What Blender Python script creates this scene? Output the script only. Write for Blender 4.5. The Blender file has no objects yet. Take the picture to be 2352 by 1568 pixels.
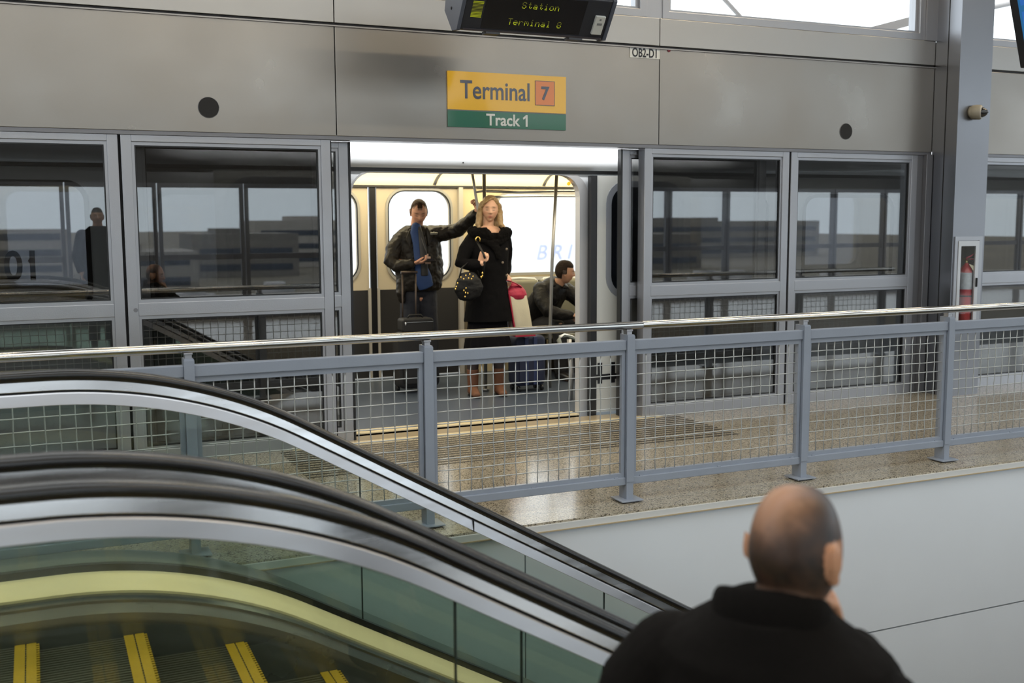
import bpy, bmesh, math, random
from math import sin, cos, pi, radians, sqrt, atan2, exp
from mathutils import Vector, Matrix, noise
random.seed(7)
SC = bpy.context.scene
COL = SC.collection
EYE = 1.6

# ---------------------------------------------------------------- camera
yaw, pitch, roll = radians(24.027), radians(6.4995), radians(-.2654)
Fv = Vector((sin(yaw)*cos(pitch), cos(yaw)*cos(pitch), -sin(pitch)))
Rt = Vector((cos(yaw), -sin(yaw), 0)); Up = Rt.cross(Fv)
R2 = Rt*cos(roll)+Up*sin(roll); U2 = Up*cos(roll)-Rt*sin(roll)
cam = bpy.data.cameras.new('camera'); cam.sensor_fit = 'HORIZONTAL'; cam.sensor_width = 36
cam.lens = 2461.4/2352*36; cam.clip_start = .05; cam.clip_end = 2000
cam.dof.use_dof = True; cam.dof.focus_distance = 6.6; cam.dof.aperture_fstop = 2.6
co = bpy.data.objects.new('camera', cam); COL.objects.link(co)
M = Matrix((R2, U2, -Fv)).transposed().to_4x4(); M.translation = Vector((0, 0, EYE))
co.matrix_world = M
SC.camera = co

# ---------------------------------------------------------------- sky and exposure
SKY = 3.0
w = bpy.data.worlds.new('overcast_sky'); SC.world = w; w.use_nodes = True
nt = w.node_tree; bg = nt.nodes['Background']
tc = nt.nodes.new('ShaderNodeTexCoord'); sx = nt.nodes.new('ShaderNodeSeparateXYZ')
rp = nt.nodes.new('ShaderNodeValToRGB')
nt.links.new(tc.outputs['Generated'], sx.inputs[0]); nt.links.new(sx.outputs[2], rp.inputs[0])
rp.color_ramp.elements[0].position = .0; rp.color_ramp.elements[0].color = (.70, .80, .88, 1)
rp.color_ramp.elements[1].position = .35; rp.color_ramp.elements[1].color = (.93, .97, 1, 1)
nt.links.new(rp.outputs[0], bg.inputs[0]); bg.inputs[1].default_value = SKY
vs = SC.view_settings; vs.view_transform = 'Standard'; vs.look = 'None'; vs.gamma = 1; vs.use_curve_mapping = False
vs.exposure = -.08
cy = SC.cycles
cy.use_denoising = True; cy.max_bounces = 9; cy.diffuse_bounces = 3; cy.glossy_bounces = 4
cy.transmission_bounces = 6; cy.transparent_max_bounces = 24; cy.caustics_reflective = False; cy.caustics_refractive = False
cy.sample_clamp_indirect = 6; cy.sample_clamp_direct = 0

def area(name, loc, sx_, sy_, power, color, rot=(0, 0, 0)):
    l = bpy.data.lights.new(name, 'AREA'); l.shape = 'RECTANGLE'; l.size = sx_; l.size_y = sy_
    l.energy = power; l.color = color
    o = bpy.data.objects.new(name, l); o.location = loc; o.rotation_euler = rot; COL.objects.link(o)
    return o
# tube lamps of the station ceiling (the fixtures themselves are built further down)
CEIL_LAMPS = [(-1.5, 6.3), (2.0, 6.3), (5.5, 6.3), (9.0, 6.3), (-1.5, .2), (2.0, .2), (5.5, .2), (9.0, .2)]
for x, y in CEIL_LAMPS:
    area('lamp_light', (x, y, 4.52), 2.4, .16, 30, (1, .83, .58))
# train saloon tubes
for x in (1.2, 3.6, 6.0):
    area('saloon_light', (x, 8.25, 2.12), 2.3, .4, 30, (1, .88, .66), (radians(-15), 0, 0))
    area('saloon_light', (x, 9.95, 2.10), 2.3, .3, 26, (1, .86, .56), (radians(12), 0, 0))

# strip lamp tucked behind the fascia, over the train doors
area('door_strip_light', (3.15, 7.56, 2.19), 4.6, .05, 26, (1, .99, .97), (radians(28), 0, 0))

# ---------------------------------------------------------------- object helpers
def tag(o, label=None, cat=None, group=None, kind=None):
    if label: o['label'] = label
    if cat: o['category'] = cat
    if group: o['group'] = group
    if kind: o['kind'] = kind
    return o
def thing(name, label, cat, loc, group=None, rotz=0):
    o = bpy.data.objects.new(name, None); o.empty_display_size = .1; COL.objects.link(o)
    o.location = loc; o.rotation_euler = (0, 0, rotz)
    return tag(o, label, cat, group)
def root_of(o):
    while o.parent: o = o.parent
    return o
class MB:
    """collects geometry in world coordinates"""
    def __init__(s): s.v = []; s.f = []; s.sm = []
    def add(s, vs_, fs, smooth=False):
        n = len(s.v); s.v += [Vector(q) for q in vs_]
        s.f += [tuple(i+n for i in f) for f in fs]; s.sm += [smooth]*len(fs)
        return s
    def box(s, x0, x1, y0, y1, z0, z1):
        return s.add([(x0,y0,z0),(x1,y0,z0),(x1,y1,z0),(x0,y1,z0),(x0,y0,z1),(x1,y0,z1),(x1,y1,z1),(x0,y1,z1)],
                     [(0,3,2,1),(4,5,6,7),(0,1,5,4),(1,2,6,5),(2,3,7,6),(3,0,4,7)])
    def obox(s, c, size, m=None):
        n = len(s.v); a, b, d = [q/2 for q in size]
        s.box(-a, a, -b, b, -d, d)
        for i in range(n, len(s.v)):
            p = s.v[i]
            if m is not None: p = m @ p
            s.v[i] = p+Vector(c)
        return s
    def prism(s, pts, axis, a, b, smooth=False):
        """2D polygon extruded along axis; pts in the two other axes (order x,y,z)"""
        n = len(pts)
        def mk(p, t):
            return {'x': (t, p[0], p[1]), 'y': (p[0], t, p[1]), 'z': (p[0], p[1], t)}[axis]
        vs_ = [mk(p, a) for p in pts]+[mk(p, b) for p in pts]
        fs = [(i, (i+1) % n, n+(i+1) % n, n+i) for i in range(n)]
        s.add(vs_, fs, smooth)
        s.f += [tuple(range(len(s.v)-2*n, len(s.v)-n))[::-1], tuple(range(len(s.v)-n, len(s.v)))]; s.sm += [False]*2
        return s
    def tube(s, pts, r, n=10, cap=True, ref=None, smooth=True):
        """r: number, list of numbers or list of (a,b)"""
        pts = [Vector(p) for p in pts]; m = len(pts)
        rs = r if isinstance(r, (list, tuple)) else [r]*m
        rings = []; prev = None
        for i, p in enumerate(pts):
            d = (pts[min(i+1, m-1)]-pts[max(i-1, 0)])
            if d.length < 1e-9: d = Vector((0, 0, 1))
            d.normalize()
            if ref is not None:
                u = Vector(ref)-d*d.dot(Vector(ref))
            elif prev is not None: u = prev-d*d.dot(prev)
            else:
                u = Vector((0, 0, 1)).cross(d)
                if u.length < 1e-3: u = Vector((1, 0, 0))
            if u.length < 1e-5: u = d.orthogonal()
            u.normalize(); prev = u; v = d.cross(u)
            ra, rb = rs[i] if isinstance(rs[i], (tuple, list)) else (rs[i], rs[i])
            rings.append((p, u, v, ra, rb, d))
        vs_ = []; full = []
        if cap == 'round':
            p, u, v, ra, rb, d = rings[0]; q = min(ra, rb)
            full += [(p-d*q*sin(t), u, v, ra*cos(t), rb*cos(t)) for t in (1.35, .9, .45)]
        full += [(p, u, v, ra, rb) for p, u, v, ra, rb, d in rings]
        if cap == 'round':
            p, u, v, ra, rb, d = rings[-1]; q = min(ra, rb)
            full += [(p+d*q*sin(t), u, v, ra*cos(t), rb*cos(t)) for t in (.45, .9, 1.35)]
        for p, u, v, ra, rb in full:
            vs_ += [p+u*ra*cos(2*pi*k/n)+v*rb*sin(2*pi*k/n) for k in range(n)]
        fs = []
        for i in range(len(full)-1):
            for k in range(n):
                fs.append((i*n+k, i*n+(k+1) % n, (i+1)*n+(k+1) % n, (i+1)*n+k))
        s.add(vs_, fs, smooth)
        if cap:
            b = len(s.v)-len(vs_)
            s.f += [tuple(range(b, b+n))[::-1], tuple(range(len(s.v)-n, len(s.v)))]; s.sm += [False]*2
        return s
    def ball(s, c, r, nu=16, nv=10, m=None):
        r = r if isinstance(r, (tuple, list)) else (r, r, r)
        vs_ = []; fs = []
        for j in range(nv+1):
            t = pi*j/nv
            for k in range(nu):
                q = Vector((r[0]*sin(t)*cos(2*pi*k/nu), r[1]*sin(t)*sin(2*pi*k/nu), r[2]*cos(t)))
                if m is not None: q = m @ q
                vs_.append(q+Vector(c))
        for j in range(nv):
            for k in range(nu):
                fs.append((j*nu+k, (j+1)*nu+k, (j+1)*nu+(k+1) % nu, j*nu+(k+1) % nu))
        return s.add(vs_, fs, True)
    def sweep(s, sec, path, closed=True, smooth=True):
        """sec: list of (dy,dz); path: list of (x,y,z)"""
        n = len(sec); vs_ = []
        for x, y, z in path: vs_ += [(x, y+a, z+b) for a, b in sec]
        fs = []
        for i in range(len(path)-1):
            for k in range(n if closed else n-1):
                fs.append((i*n+k, (i+1)*n+k, (i+1)*n+(k+1) % n, i*n+(k+1) % n))
        s.add(vs_, fs, smooth)
        if closed:
            b = len(s.v)-len(vs_)
            s.f += [tuple(range(b, b+n)), tuple(range(len(s.v)-n, len(s.v)))[::-1]]; s.sm += [False]*2
        return s
    def ring(s, outer, inner, y0, y1):
        """frame between two loops (x,z) of equal count, from y0 to y1"""
        n = len(outer)
        vs_ = [(a, y0, b) for a, b in outer]+[(a, y0, b) for a, b in inner]+[(a, y1, b) for a, b in outer]+[(a, y1, b) for a, b in inner]
        fs = []
        for i in range(n):
            j = (i+1) % n
            fs += [(i, j, n+j, n+i), (2*n+j, 2*n+i, 3*n+i, 3*n+j), (j, i, 2*n+i, 2*n+j), (n+i, n+j, 3*n+j, 3*n+i)]
        return s.add(vs_, fs)
    def mesh(s, name, off=(0, 0, 0)):
        me = bpy.data.meshes.new(name); o = Vector(off)
        me.from_pydata([tuple(q-o) for q in s.v], [], s.f)
        for p, sm in zip(me.polygons, s.sm): p.use_smooth = sm
        me.validate(); bm = bmesh.new(); bm.from_mesh(me)
        bmesh.ops.recalc_face_normals(bm, faces=bm.faces); bm.to_mesh(me); bm.free()
        me.update(); return me
def rr(x0, x1, z0, z1, r, n=6):
    out = []
    rs = r if isinstance(r, (list, tuple)) else [r]*4      # bl, br, tr, tl
    for (cx, cz, a0), q in zip(((x0, z0, pi), (x1, z0, 1.5*pi), (x1, z1, 0), (x0, z1, .5*pi)), rs):
        ox = cx+q if cx == x0 else cx-q; oz = cz+q if cz == z0 else cz-q
        for k in range(n+1):
            a = a0+.5*pi*k/n; out.append((ox+q*cos(a), oz+q*sin(a)))
    return out
def part(name, mb, mat, parent=None, bevel=0, label=None, seg=2, kind=None):
    """mb: MB in world coordinates (of an unrotated root); links one mesh object"""
    off = root_of(parent).location if parent else Vector((0, 0, 0))
    me = mb if isinstance(mb, bpy.types.Mesh) else mb.mesh(name, off)
    me.materials.clear()
    for m_ in (mat if isinstance(mat, (list, tuple)) else [mat]): me.materials.append(m_)
    o = bpy.data.objects.new(name, me); COL.objects.link(o)
    if parent: o.parent = parent
    if bevel:
        b = o.modifiers.new('bevel', 'BEVEL'); b.width = bevel; b.segments = seg; b.limit_method = 'ANGLE'; b.angle_limit = radians(40)
        b.harden_normals = False
    if label: o['label'] = label
    if kind: o['kind'] = kind
    return o
def solo(name, mb, mat, label, cat, group=None, bevel=0, kind=None, loc=None):
    if loc is None:
        xs = [q.x for q in mb.v]; ys = [q.y for q in mb.v]; zs = [q.z for q in mb.v]
        loc = Vector(((min(xs)+max(xs))/2, (min(ys)+max(ys))/2, min(zs)))
    me = mb.mesh(name, loc)
    o = part(name, me, mat, None, bevel); o.location = loc
    return tag(o, label, cat, group, kind)
def struct(name, mb, mat, bevel=0, parent=None):
    o = part(name, mb, mat, parent, bevel)
    if not parent: o['kind'] = 'structure'
    return o
def copy_tree(o, parent=None, shift=None):
    c = o.copy(); COL.objects.link(c); c.parent = parent
    if shift is not None: c.location = o.location+Vector(shift)
    for ch in list(o.children): copy_tree(ch, c)
    return c
def textmesh(body, size, xscale=1, bold=0, depth=.0015, align='LEFT', shear=0, spacing=1):
    cu = bpy.data.curves.new('t', 'FONT'); cu.body = body; cu.size = size; cu.offset = bold; cu.extrude = depth
    cu.align_x = align; cu.shear = shear; cu.space_character = spacing; cu.resolution_u = 4
    o = bpy.data.objects.new('t', cu); COL.objects.link(o)
    dg = bpy.context.evaluated_depsgraph_get(); dg.update()
    me = bpy.data.meshes.new_from_object(o.evaluated_get(dg)); bpy.data.objects.remove(o)
    for v in me.vertices:
        x, y, z = v.co; v.co = (x*xscale, -z, y)            # stands upright, reads from -Y
    return me
def lettering(name, body, size, loc, mat, parent=None, **k):
    """lettering that faces -Y, baseline start (or centre) at loc"""
    me = textmesh(body, size, **k)
    off = root_of(parent).location if parent else Vector((0, 0, 0))
    me.transform(Matrix.Translation(Vector(loc)-off))
    return part(name, me, mat, parent)

# ---------------------------------------------------------------- materials
MATS = {}
def P(name, col, rough=.5, metal=0, spec=.5, nz=0, nscale=20, bump=0, bscale=60, stretch=None, coat=0, emit=None, estr=0, rvar=0, two=None, sheen=0):
    if name in MATS: return MATS[name]
    m = bpy.data.materials.new(name); m.use_nodes = True; t = m.node_tree; b = t.nodes['Principled BSDF']
    b.inputs['Base Color'].default_value = (*col, 1); b.inputs['Roughness'].default_value = rough
    b.inputs['Metallic'].default_value = metal; b.inputs['Specular IOR Level'].default_value = spec
    b.inputs['Coat Weight'].default_value = coat; b.inputs['Coat Roughness'].default_value = .08
    if sheen: b.inputs['Sheen Weight'].default_value = sheen
    if emit: b.inputs['Emission Color'].default_value = (*emit, 1); b.inputs['Emission Strength'].default_value = estr
    L = t.links
    tcn = t.nodes.new('ShaderNodeTexCoord'); mp = t.nodes.new('ShaderNodeMapping')
    L.new(tcn.outputs['Object'], mp.inputs[0])
    if stretch: mp.inputs['Scale'].default_value = stretch
    if nz or rvar:
        n = t.nodes.new('ShaderNodeTexNoise'); n.inputs['Scale'].default_value = nscale; n.inputs['Detail'].default_value = 5
        L.new(mp.outputs[0], n.inputs[0])
    if nz:
        cr = t.nodes.new('ShaderNodeMixRGB'); L.new(n.outputs[0], cr.inputs[0])
        c2 = two or tuple(min(1, c*(1+nz)) for c in col); c1 = col if two else tuple(c*(1-nz) for c in col)
        cr.inputs[1].default_value = (*c1, 1); cr.inputs[2].default_value = (*c2, 1)
        L.new(cr.outputs[0], b.inputs['Base Color'])
    if rvar:
        mr = t.nodes.new('ShaderNodeMapRange'); L.new(n.outputs[0], mr.inputs[0])
        mr.inputs[1].default_value = .3; mr.inputs[2].default_value = .7
        mr.inputs[3].default_value = max(.02, rough-rvar); mr.inputs[4].default_value = rough+rvar
        L.new(mr.outputs[0], b.inputs['Roughness'])
    if bump:
        n2 = t.nodes.new('ShaderNodeTexNoise'); n2.inputs['Scale'].default_value = bscale; n2.inputs['Detail'].default_value = 4
        L.new(mp.outputs[0], n2.inputs[0])
        bp = t.nodes.new('ShaderNodeBump'); bp.inputs['Strength'].default_value = bump; bp.inputs['Distance'].default_value = .01
        L.new(n2.outputs[0], bp.inputs['Height']); L.new(bp.outputs[0], b.inputs['Normal'])
    MATS[name] = m; return m
def glass(name, tint, refl, rough=0.0, extra=0):
    """thin pane: tinted transparency plus mirror reflection that grows at grazing angles"""
    if name in MATS: return MATS[name]
    m = bpy.data.materials.new(name); m.use_nodes = True; t = m.node_tree; t.nodes.clear(); L = t.links
    out = t.nodes.new('ShaderNodeOutputMaterial'); mx = t.nodes.new('ShaderNodeMixShader')
    tr = t.nodes.new('ShaderNodeBsdfTransparent'); tr.inputs[0].default_value = (*tint, 1)
    gl = t.nodes.new('ShaderNodeBsdfGlossy'); gl.inputs['Roughness'].default_value = rough
    lw = t.nodes.new('ShaderNodeLayerWeight'); lw.inputs[0].default_value = .5
    pw = t.nodes.new('ShaderNodeMath'); pw.operation = 'POWER'; pw.inputs[1].default_value = 5; L.new(lw.outputs['Facing'], pw.inputs[0])
    sc_n = t.nodes.new('ShaderNodeMath'); sc_n.operation = 'MULTIPLY_ADD'; sc_n.inputs[1].default_value = .955; sc_n.inputs[2].default_value = .04; L.new(pw.outputs[0], sc_n.inputs[0])
    ad = t.nodes.new('ShaderNodeMath'); ad.operation = 'MULTIPLY_ADD'; ad.inputs[1].default_value = refl; ad.inputs[2].default_value = extra; ad.use_clamp = True
    L.new(sc_n.outputs[0], ad.inputs[0]); L.new(ad.outputs[0], mx.inputs[0])
    L.new(tr.outputs[0], mx.inputs[1]); L.new(gl.outputs[0], mx.inputs[2]); L.new(mx.outputs[0], out.inputs[0])
    MATS[name] = m; return m
def brushed(name, col, rough=.3, blotch=.12, aniso_scale=(3, 3, 260), bump=.04):
    """brushed sheet metal: fine grain along X, large faint unevenness in the finish"""
    m = P(name, col, rough, 1); t = m.node_tree; b = t.nodes['Principled BSDF']; L = t.links
    tcn = t.nodes.new('ShaderNodeTexCoord'); mp = t.nodes.new('ShaderNodeMapping'); mp.inputs['Scale'].default_value = aniso_scale
    L.new(tcn.outputs['Object'], mp.inputs[0])
    n = t.nodes.new('ShaderNodeTexNoise'); n.inputs['Scale'].default_value = 1; n.inputs['Detail'].default_value = 3
    L.new(mp.outputs[0], n.inputs[0])
    n2 = t.nodes.new('ShaderNodeTexNoise'); n2.inputs['Scale'].default_value = 1.6; n2.inputs['Detail'].default_value = 3
    L.new(tcn.outputs['Object'], n2.inputs[0])
    mr = t.nodes.new('ShaderNodeMapRange'); mr.inputs[3].default_value = rough-blotch; mr.inputs[4].default_value = rough+blotch
    mr.inputs[1].default_value = .25; mr.inputs[2].default_value = .75
    L.new(n2.outputs[0], mr.inputs[0]); L.new(mr.outputs[0], b.inputs['Roughness'])
    bp = t.nodes.new('ShaderNodeBump'); bp.inputs['Strength'].default_value = bump; bp.inputs['Distance'].default_value = .002
    bp2 = t.nodes.new('ShaderNodeBump'); bp2.inputs['Strength'].default_value = .2; bp2.inputs['Distance'].default_value = .012
    L.new(n.outputs[0], bp.inputs['Height']); L.new(n2.outputs[0], bp2.inputs['Height']); L.new(bp2.outputs[0], bp.inputs['Normal'])
    L.new(bp.outputs[0], b.inputs['Normal'])
    return m
def terrazzo(name, base, dark, light, rough):
    m = P(name, base, rough); t = m.node_tree; b = t.nodes['Principled BSDF']; L = t.links
    tcn = t.nodes.new('ShaderNodeTexCoord')
    v = t.nodes.new('ShaderNodeTexVoronoi'); v.inputs['Scale'].default_value = 150; L.new(tcn.outputs['Object'], v.inputs[0])
    sp = t.nodes.new('ShaderNodeSeparateXYZ'); L.new(v.outputs['Color'], sp.inputs[0])
    r = t.nodes.new('ShaderNodeValToRGB'); cr = r.color_ramp; cr.interpolation = 'CONSTANT'
    cr.elements[0].color = (*dark, 1); cr.elements[1].position = .16; cr.elements[1].color = (*base, 1)
    e = cr.elements.new(.62); e.color = tuple(c*.78 for c in base)+(1,)
    e = cr.elements.new(.84); e.color = (*light, 1)
    L.new(sp.outputs[0], r.inputs[0]); L.new(r.outputs[0], b.inputs['Base Color'])
    return m
def vcol(name, rough=.5, spec=.4, bump=0, bscale=200, sss=0):
    """material that takes skin, lip, brow and hair colours plus painted crease shade from its colour attribute"""
    m = P(name, (1, 1, 1), rough, 0, spec, bump=bump, bscale=bscale); t = m.node_tree; b = t.nodes['Principled BSDF']
    a = t.nodes.new('ShaderNodeVertexColor'); a.layer_name = 'Col'; t.links.new(a.outputs[0], b.inputs['Base Color'])
    if sss: b.inputs['Subsurface Weight'].default_value = sss; b.inputs['Subsurface Radius'].default_value = (.01, .004, .002)
    return m

fascia_m = brushed('brushed_steel', (.325, .30, .27), .32, .08)
band_m = brushed('satin_steel', (.42, .405, .385), .38, .04)
alum = P('anodised_aluminium', (.40, .405, .43), .36, .85, rvar=.05, nscale=3, bump=.05, bscale=120)
alum_d = P('dark_aluminium', (.22, .22, .235), .4, .8, rvar=.05, nscale=3)
darkgap = P('black_gap', (.008, .008, .009), .7)
rubber = P('black_rubber', (.010, .010, .011), .33, nz=.15, nscale=30)
paint_grey = P('grey_blue_paint', (.26, .29, .345), .42, 0, .5, nz=.06, nscale=8, bump=.04, bscale=90)
rail_steel = P('polished_rail_steel', (.60, .585, .55), .15, 1)
wire_m = P('galvanised_wire', (.46, .47, .46), .42, .5, nz=.12, nscale=40)
terr = terrazzo('terrazzo', (.36, .315, .235), (.10, .085, .06), (.48, .43, .34), .15)
panel_white = P('white_wall_panel', (.70, .73, .76), .42, 0, .4, nz=.04, nscale=2, bump=.02, bscale=6)
psd_glass = glass('tinted_platform_glass', (.60, .60, .595), 1.6, extra=.085)
clear_glass = glass('clear_window_glass', (.985, .99, .985), 1.0)
esc_glass = glass('green_tinted_glass', (.875, .915, .89), .9, extra=.0)
dark_tint = glass('dark_train_glass', (.42, .44, .48), 1.3, extra=.02)

# ================================================================ THE STATION SHELL
YW, YE, YO = 7.4, 5.0, -3.1           # platform wall, edge of the escalator opening, opposite wall
XL, XR = -6.5, 20.0
f = MB()
f.box(XL, XR, YE, 7.45, -.012, 0); f.box(XL, XR, YE+.035, 7.45, -.32, -.012)       # platform strip behind the railing
f.box(XL, -.9, .95, YE, -.32, 0)      # landing at the head of the escalators
f.box(XL, XR, YO, .95, -.32, 0)        # platform strip on the camera's side
struct('floor', f, terr)
# grooved threshold in front of the open door
g = MB()
g.box(1.6, 4.62, 7.44, 7.62, -.05, .004)
struct('trim_1', g, P('threshold_plate', (.46, .37, .24), .25, .4, nz=.1, nscale=6))
g = MB(); g.box(1.6, 4.62, 7.36, 7.44, -.02, .006)
struct('trim_2', g, P('threshold_strip', (.85, .72, .46), .25, .35))
g = MB()
for k in range(13): g.box(1.5, 4.75, 6.5+.066*k, 6.5+.066*k+.026, -.002, .0015)
struct('trim_3', g, P('threshold_grooves', (.035, .028, .018), .45))
# white cladding below the floor edge: panels with open joints
g = MB(); xs = [-1.66+1.98*k for k in range(11)]
for x0, x1 in zip(xs[:-1], xs[1:]):
    for z0, z1 in ((-.98, -.05), (-2.0, -.992), (-3.0, -2.012), (-4.2, -3.012)):
        g.box(x0+.004, x1-.004, 5.0, 5.03, z0, z1)
struct('wall_opening_back', g, panel_white)
g = MB(); g.box(XL, XR, 5.03, 5.2, -4.4, -.32)
g.box(-1.1, -.9, .95, 5.0, -4.4, -.32); g.box(XL, XR, .75, .93, -4.4, -.32); g.box(XR-.3, XR-.1, .95, 5.0, -4.4, 0)
struct('wall_opening', g, P('opening_backing', (.10, .11, .12), .6))
g = MB(); g.box(-.55, XR-.3, 4.985, 5.03, -.047, -.012)
struct('trim_4', g, P('edge_angle', (.70, .70, .68), .35, .2))
g = MB(); g.box(-.55, XR-.3, 4.978, 4.985, -.05, -.044)
struct('trim_5', g, P('sealant_line', (.42, .33, .2), .6))
g = MB(); g.box(-7, 20, .9, 5.2, -4.6, -4.4)
struct('floor_lower', g, P('lower_floor', (.22, .21, .19), .3, nz=.1))

# fascia above the sliding doors
seams = [-5.86, -3.25, -.64, 1.968, 4.572, 7.44]
g = MB(); b = MB()
def fascia(x0, x1, g, b):
    g.box(x0+.003, x1-.003, 7.385, 7.43, 2.18, 2.925)
    b.box(x0+.003, x1-.003, 7.385, 7.43, 2.945, 3.155)
for x0, x1 in list(zip(seams[:-1], seams[1:]))+[(7.83, 10.4), (10.4, 13), (13, 15.6), (15.6, 20)]: fascia(x0, x1, g, b)
struct('wall_fascia', g, fascia_m, .003)
struct('wall_upper_band', b, band_m, .003)
g = MB(); g.box(XL, XR, 7.43, 7.58, 2.2, 3.15); g.box(XL, XR, 7.40, 7.43, 2.19, 3.15)
struct('wall_core', g, P('fascia_core', (.03, .03, .032), .6))
g = MB(); g.box(XL, 7.44, 7.37, 7.385, 2.918, 2.927)      # drip edge in the reveal
struct('trim_6', g, P('reveal_edge', (.35, .33, .32), .35, .9))
g = MB(); g.box(XL, 7.44, 7.39, 7.56, 2.155, 2.183); g.box(7.83, XR, 7.39, 7.56, 2.155, 2.183)
struct('trim_7', g, alum_d)

# clerestory windows over the fascia
def clerestory(n, y, x0, x1, z0=3.155, z1=4.55, dy=.14):
    o = MB(); s_ = .062
    o.ring([(x0, z0), (x1, z0), (x1, z1), (x0, z1)], [(x0+s_, z0+s_), (x1-s_, z0+s_), (x1-s_, z1-s_), (x0+s_, z1-s_)], y, y+dy)
    fr = struct('window_%d' % n, o, alum, .004)
    o = MB(); q = s_; o.ring([(x0+q, z0+q), (x1-q, z0+q), (x1-q, z1-q), (x0+q, z1-q)], [(x0+q+.03, z0+q+.02), (x1-q-.03, z0+q+.02), (x1-q-.03, z1-q-.03), (x0+q+.03, z1-q-.03)], y+.03, y+.1)
    part('sash', o, alum, fr)
    o = MB(); o.box(x0+q+.03, x1-q-.03, y+.06, y+.07, z0+q+.02, z1-q-.03)
    part('pane', o, clear_glass, fr)
n = 1
for x0, x1 in ((-6.2, -3.8), (-3.6, -1.1), (-.9, 1.7), (1.9, 4.46), (4.6, 7.31), (7.83, 10.4), (10.5, 13), (13.2, 15.6)):
    clerestory(n, 7.39, x0, x1); n += 1
xs = [-6.3+2.72*k for k in range(11)]
for x0, x1 in zip(xs[:-1], xs[1:]):
    clerestory(n, YO-.15, x0+.05, x1-.05); n += 1
g = MB()
for a in (-3.7, -1.0, 1.8, 4.53): g.box(a-.1, a+.1, 7.40, 7.52, 3.155, 4.55)
g.box(7.31, 7.45, 7.37, 7.52, 3.155, 4.55); g.box(7.80, 7.84, 7.40, 7.52, 3.155, 4.55)
g.box(XL, XR, 7.39, 7.6, 4.55, 4.75); g.box(XL, XR+3, YO-.2, YO, 4.55, 4.75)
struct('wall_mullion', g, alum)
# roof over the station
g = MB(); g.box(XL-.2, XR+3.5, YO-.6, 1.5, 4.75, 4.9); g.box(XL-.2, XR+3.5, 4.3, 7.75, 4.75, 4.9)
for k in range(12): g.box(XL+2.5*k-.05, XL+2.5*k+.05, 1.5, 4.3, 4.75, 4.9)
struct('ceiling', g, P('ceiling_panels', (.15, .15, .145), .6, nz=.05, nscale=1))
g = MB(); g.box(XL, XR+3, 1.5, 4.3, 4.82, 4.83); struct('window_roof', g, clear_glass)  # unseen skylight strip, added to bring daylight down onto the escalators
g = MB()
for y in (-1.2, 1.4, 4.4, 6.6): g.box(XL, XR+3, y-.07, y+.07, 4.55, 4.75)
struct('trim_ceiling', g, alum_d)
# end walls with glazing far to the side keep the daylight plausible
g = MB(); g.box(XL-.2, XL, YO, 7.6, -4.4, 2.4); g.box(XL-.2, XL, YO, 7.6, 4.5, 4.75)
for y in (-.4, 2.3, 5.0): g.box(XL-.2, XL, y-.06, y+.06, 2.4, 4.5)
struct('wall_left', g, alum_d)

# ================================================================ PLATFORM SCREEN DOORS
def screen_panel(name, label, x0, x1, y0, depth, group, zt=2.155, st=.066, mid=(.955, 1.09), left=None, bot=.10, cat='glass panel'):
    t = thing(name, label, cat, (x0, y0, 0), group)
    m = MB(); s_ = st
    y1 = y0+depth
    m.box(x0, x0+s_, y0, y1, 0, zt); m.box(x1-s_, x1, y0, y1, 0, zt)
    m.box(x0+s_, x1-s_, y0, y1, zt-.045, zt); m.box(x0+s_, x1-s_, y0, y1, mid[0]+.025, mid[1]-.025); m.box(x0+s_, x1-s_, y0, y1, 0, bot-.02)
    part('frame', m, alum, t, .003)
    # glazing beads
    for z0, z1, nm in ((bot-.02, mid[0]+.025, 'lower'), (mid[1]-.025, zt-.045, 'upper')):
        m = MB(); a, c = x0+s_, x1-s_
        m.ring([(a, z0), (c, z0), (c, z1), (a, z1)], [(a+.018, z0+.022), (c-.018, z0+.022), (c-.018, z1-.022), (a+.018, z1-.022)], y0+.012, y0+.05)
        bead = part('glazing_bead', m, alum, t)
        m = MB(); m.ring([(a+.018, z0+.022), (c-.018, z0+.022), (c-.018, z1-.022), (a+.018, z1-.022)], [(a+.026, z0+.03), (c-.026, z0+.03), (c-.026, z1-.03), (a+.026, z1-.03)], y0+.018, y0+.045)
        part('gasket', m, rubber, bead)
        m = MB(); m.box(a+.026, c-.026, y0+.026, y0+.036, z0+.03, z1-.03)
        part(nm+'_pane', m, psd_glass, t)
    return t
G1 = 'fixed glazed panels of the platform screen'
L0 = screen_panel('screen_panel', 'glazed platform screen panel at the left edge, numerals 01 seen behind it', -.86, .535, 7.4, .09, G1)
L1 = screen_panel('screen_panel', 'glazed platform screen panel just left of the open doorway', .552, 1.925, 7.4, .09, G1)
R1 = screen_panel('screen_panel', 'glazed platform screen panel just right of the open doorway', 4.455, 5.868, 7.4, .1, G1)
R2_ = screen_panel('screen_panel', 'glazed platform screen panel between the doorway bay and the steel column', 5.888, 7.29, 7.4, .09, G1)
screen_panel('screen_panel', 'glazed platform screen panel right of the steel column at the photo edge', 7.86, 9.25, 7.4, .09, G1)
screen_panel('screen_panel', 'glazed platform screen panel far right, beyond the photo edge', 9.27, 10.66, 7.4, .09, G1)
G2 = 'open sliding leaves of the platform doors'
screen_panel('sliding_door', 'sliding door leaf pushed open behind the left panel, only its edge showing', .62, 2.08, 7.505, .045, G2, zt=2.15, st=.07, cat='door')
screen_panel('sliding_door', 'sliding door leaf pushed open behind the right panel, only its edge showing', 4.318, 5.72, 7.515, .045, G2, zt=2.15, st=.07, cat='door')
m = MB(); m.box(2.08, 2.095, 7.50, 7.555, 0, 2.15); m.box(4.303, 4.318, 7.51, 7.565, 0, 2.15)
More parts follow.
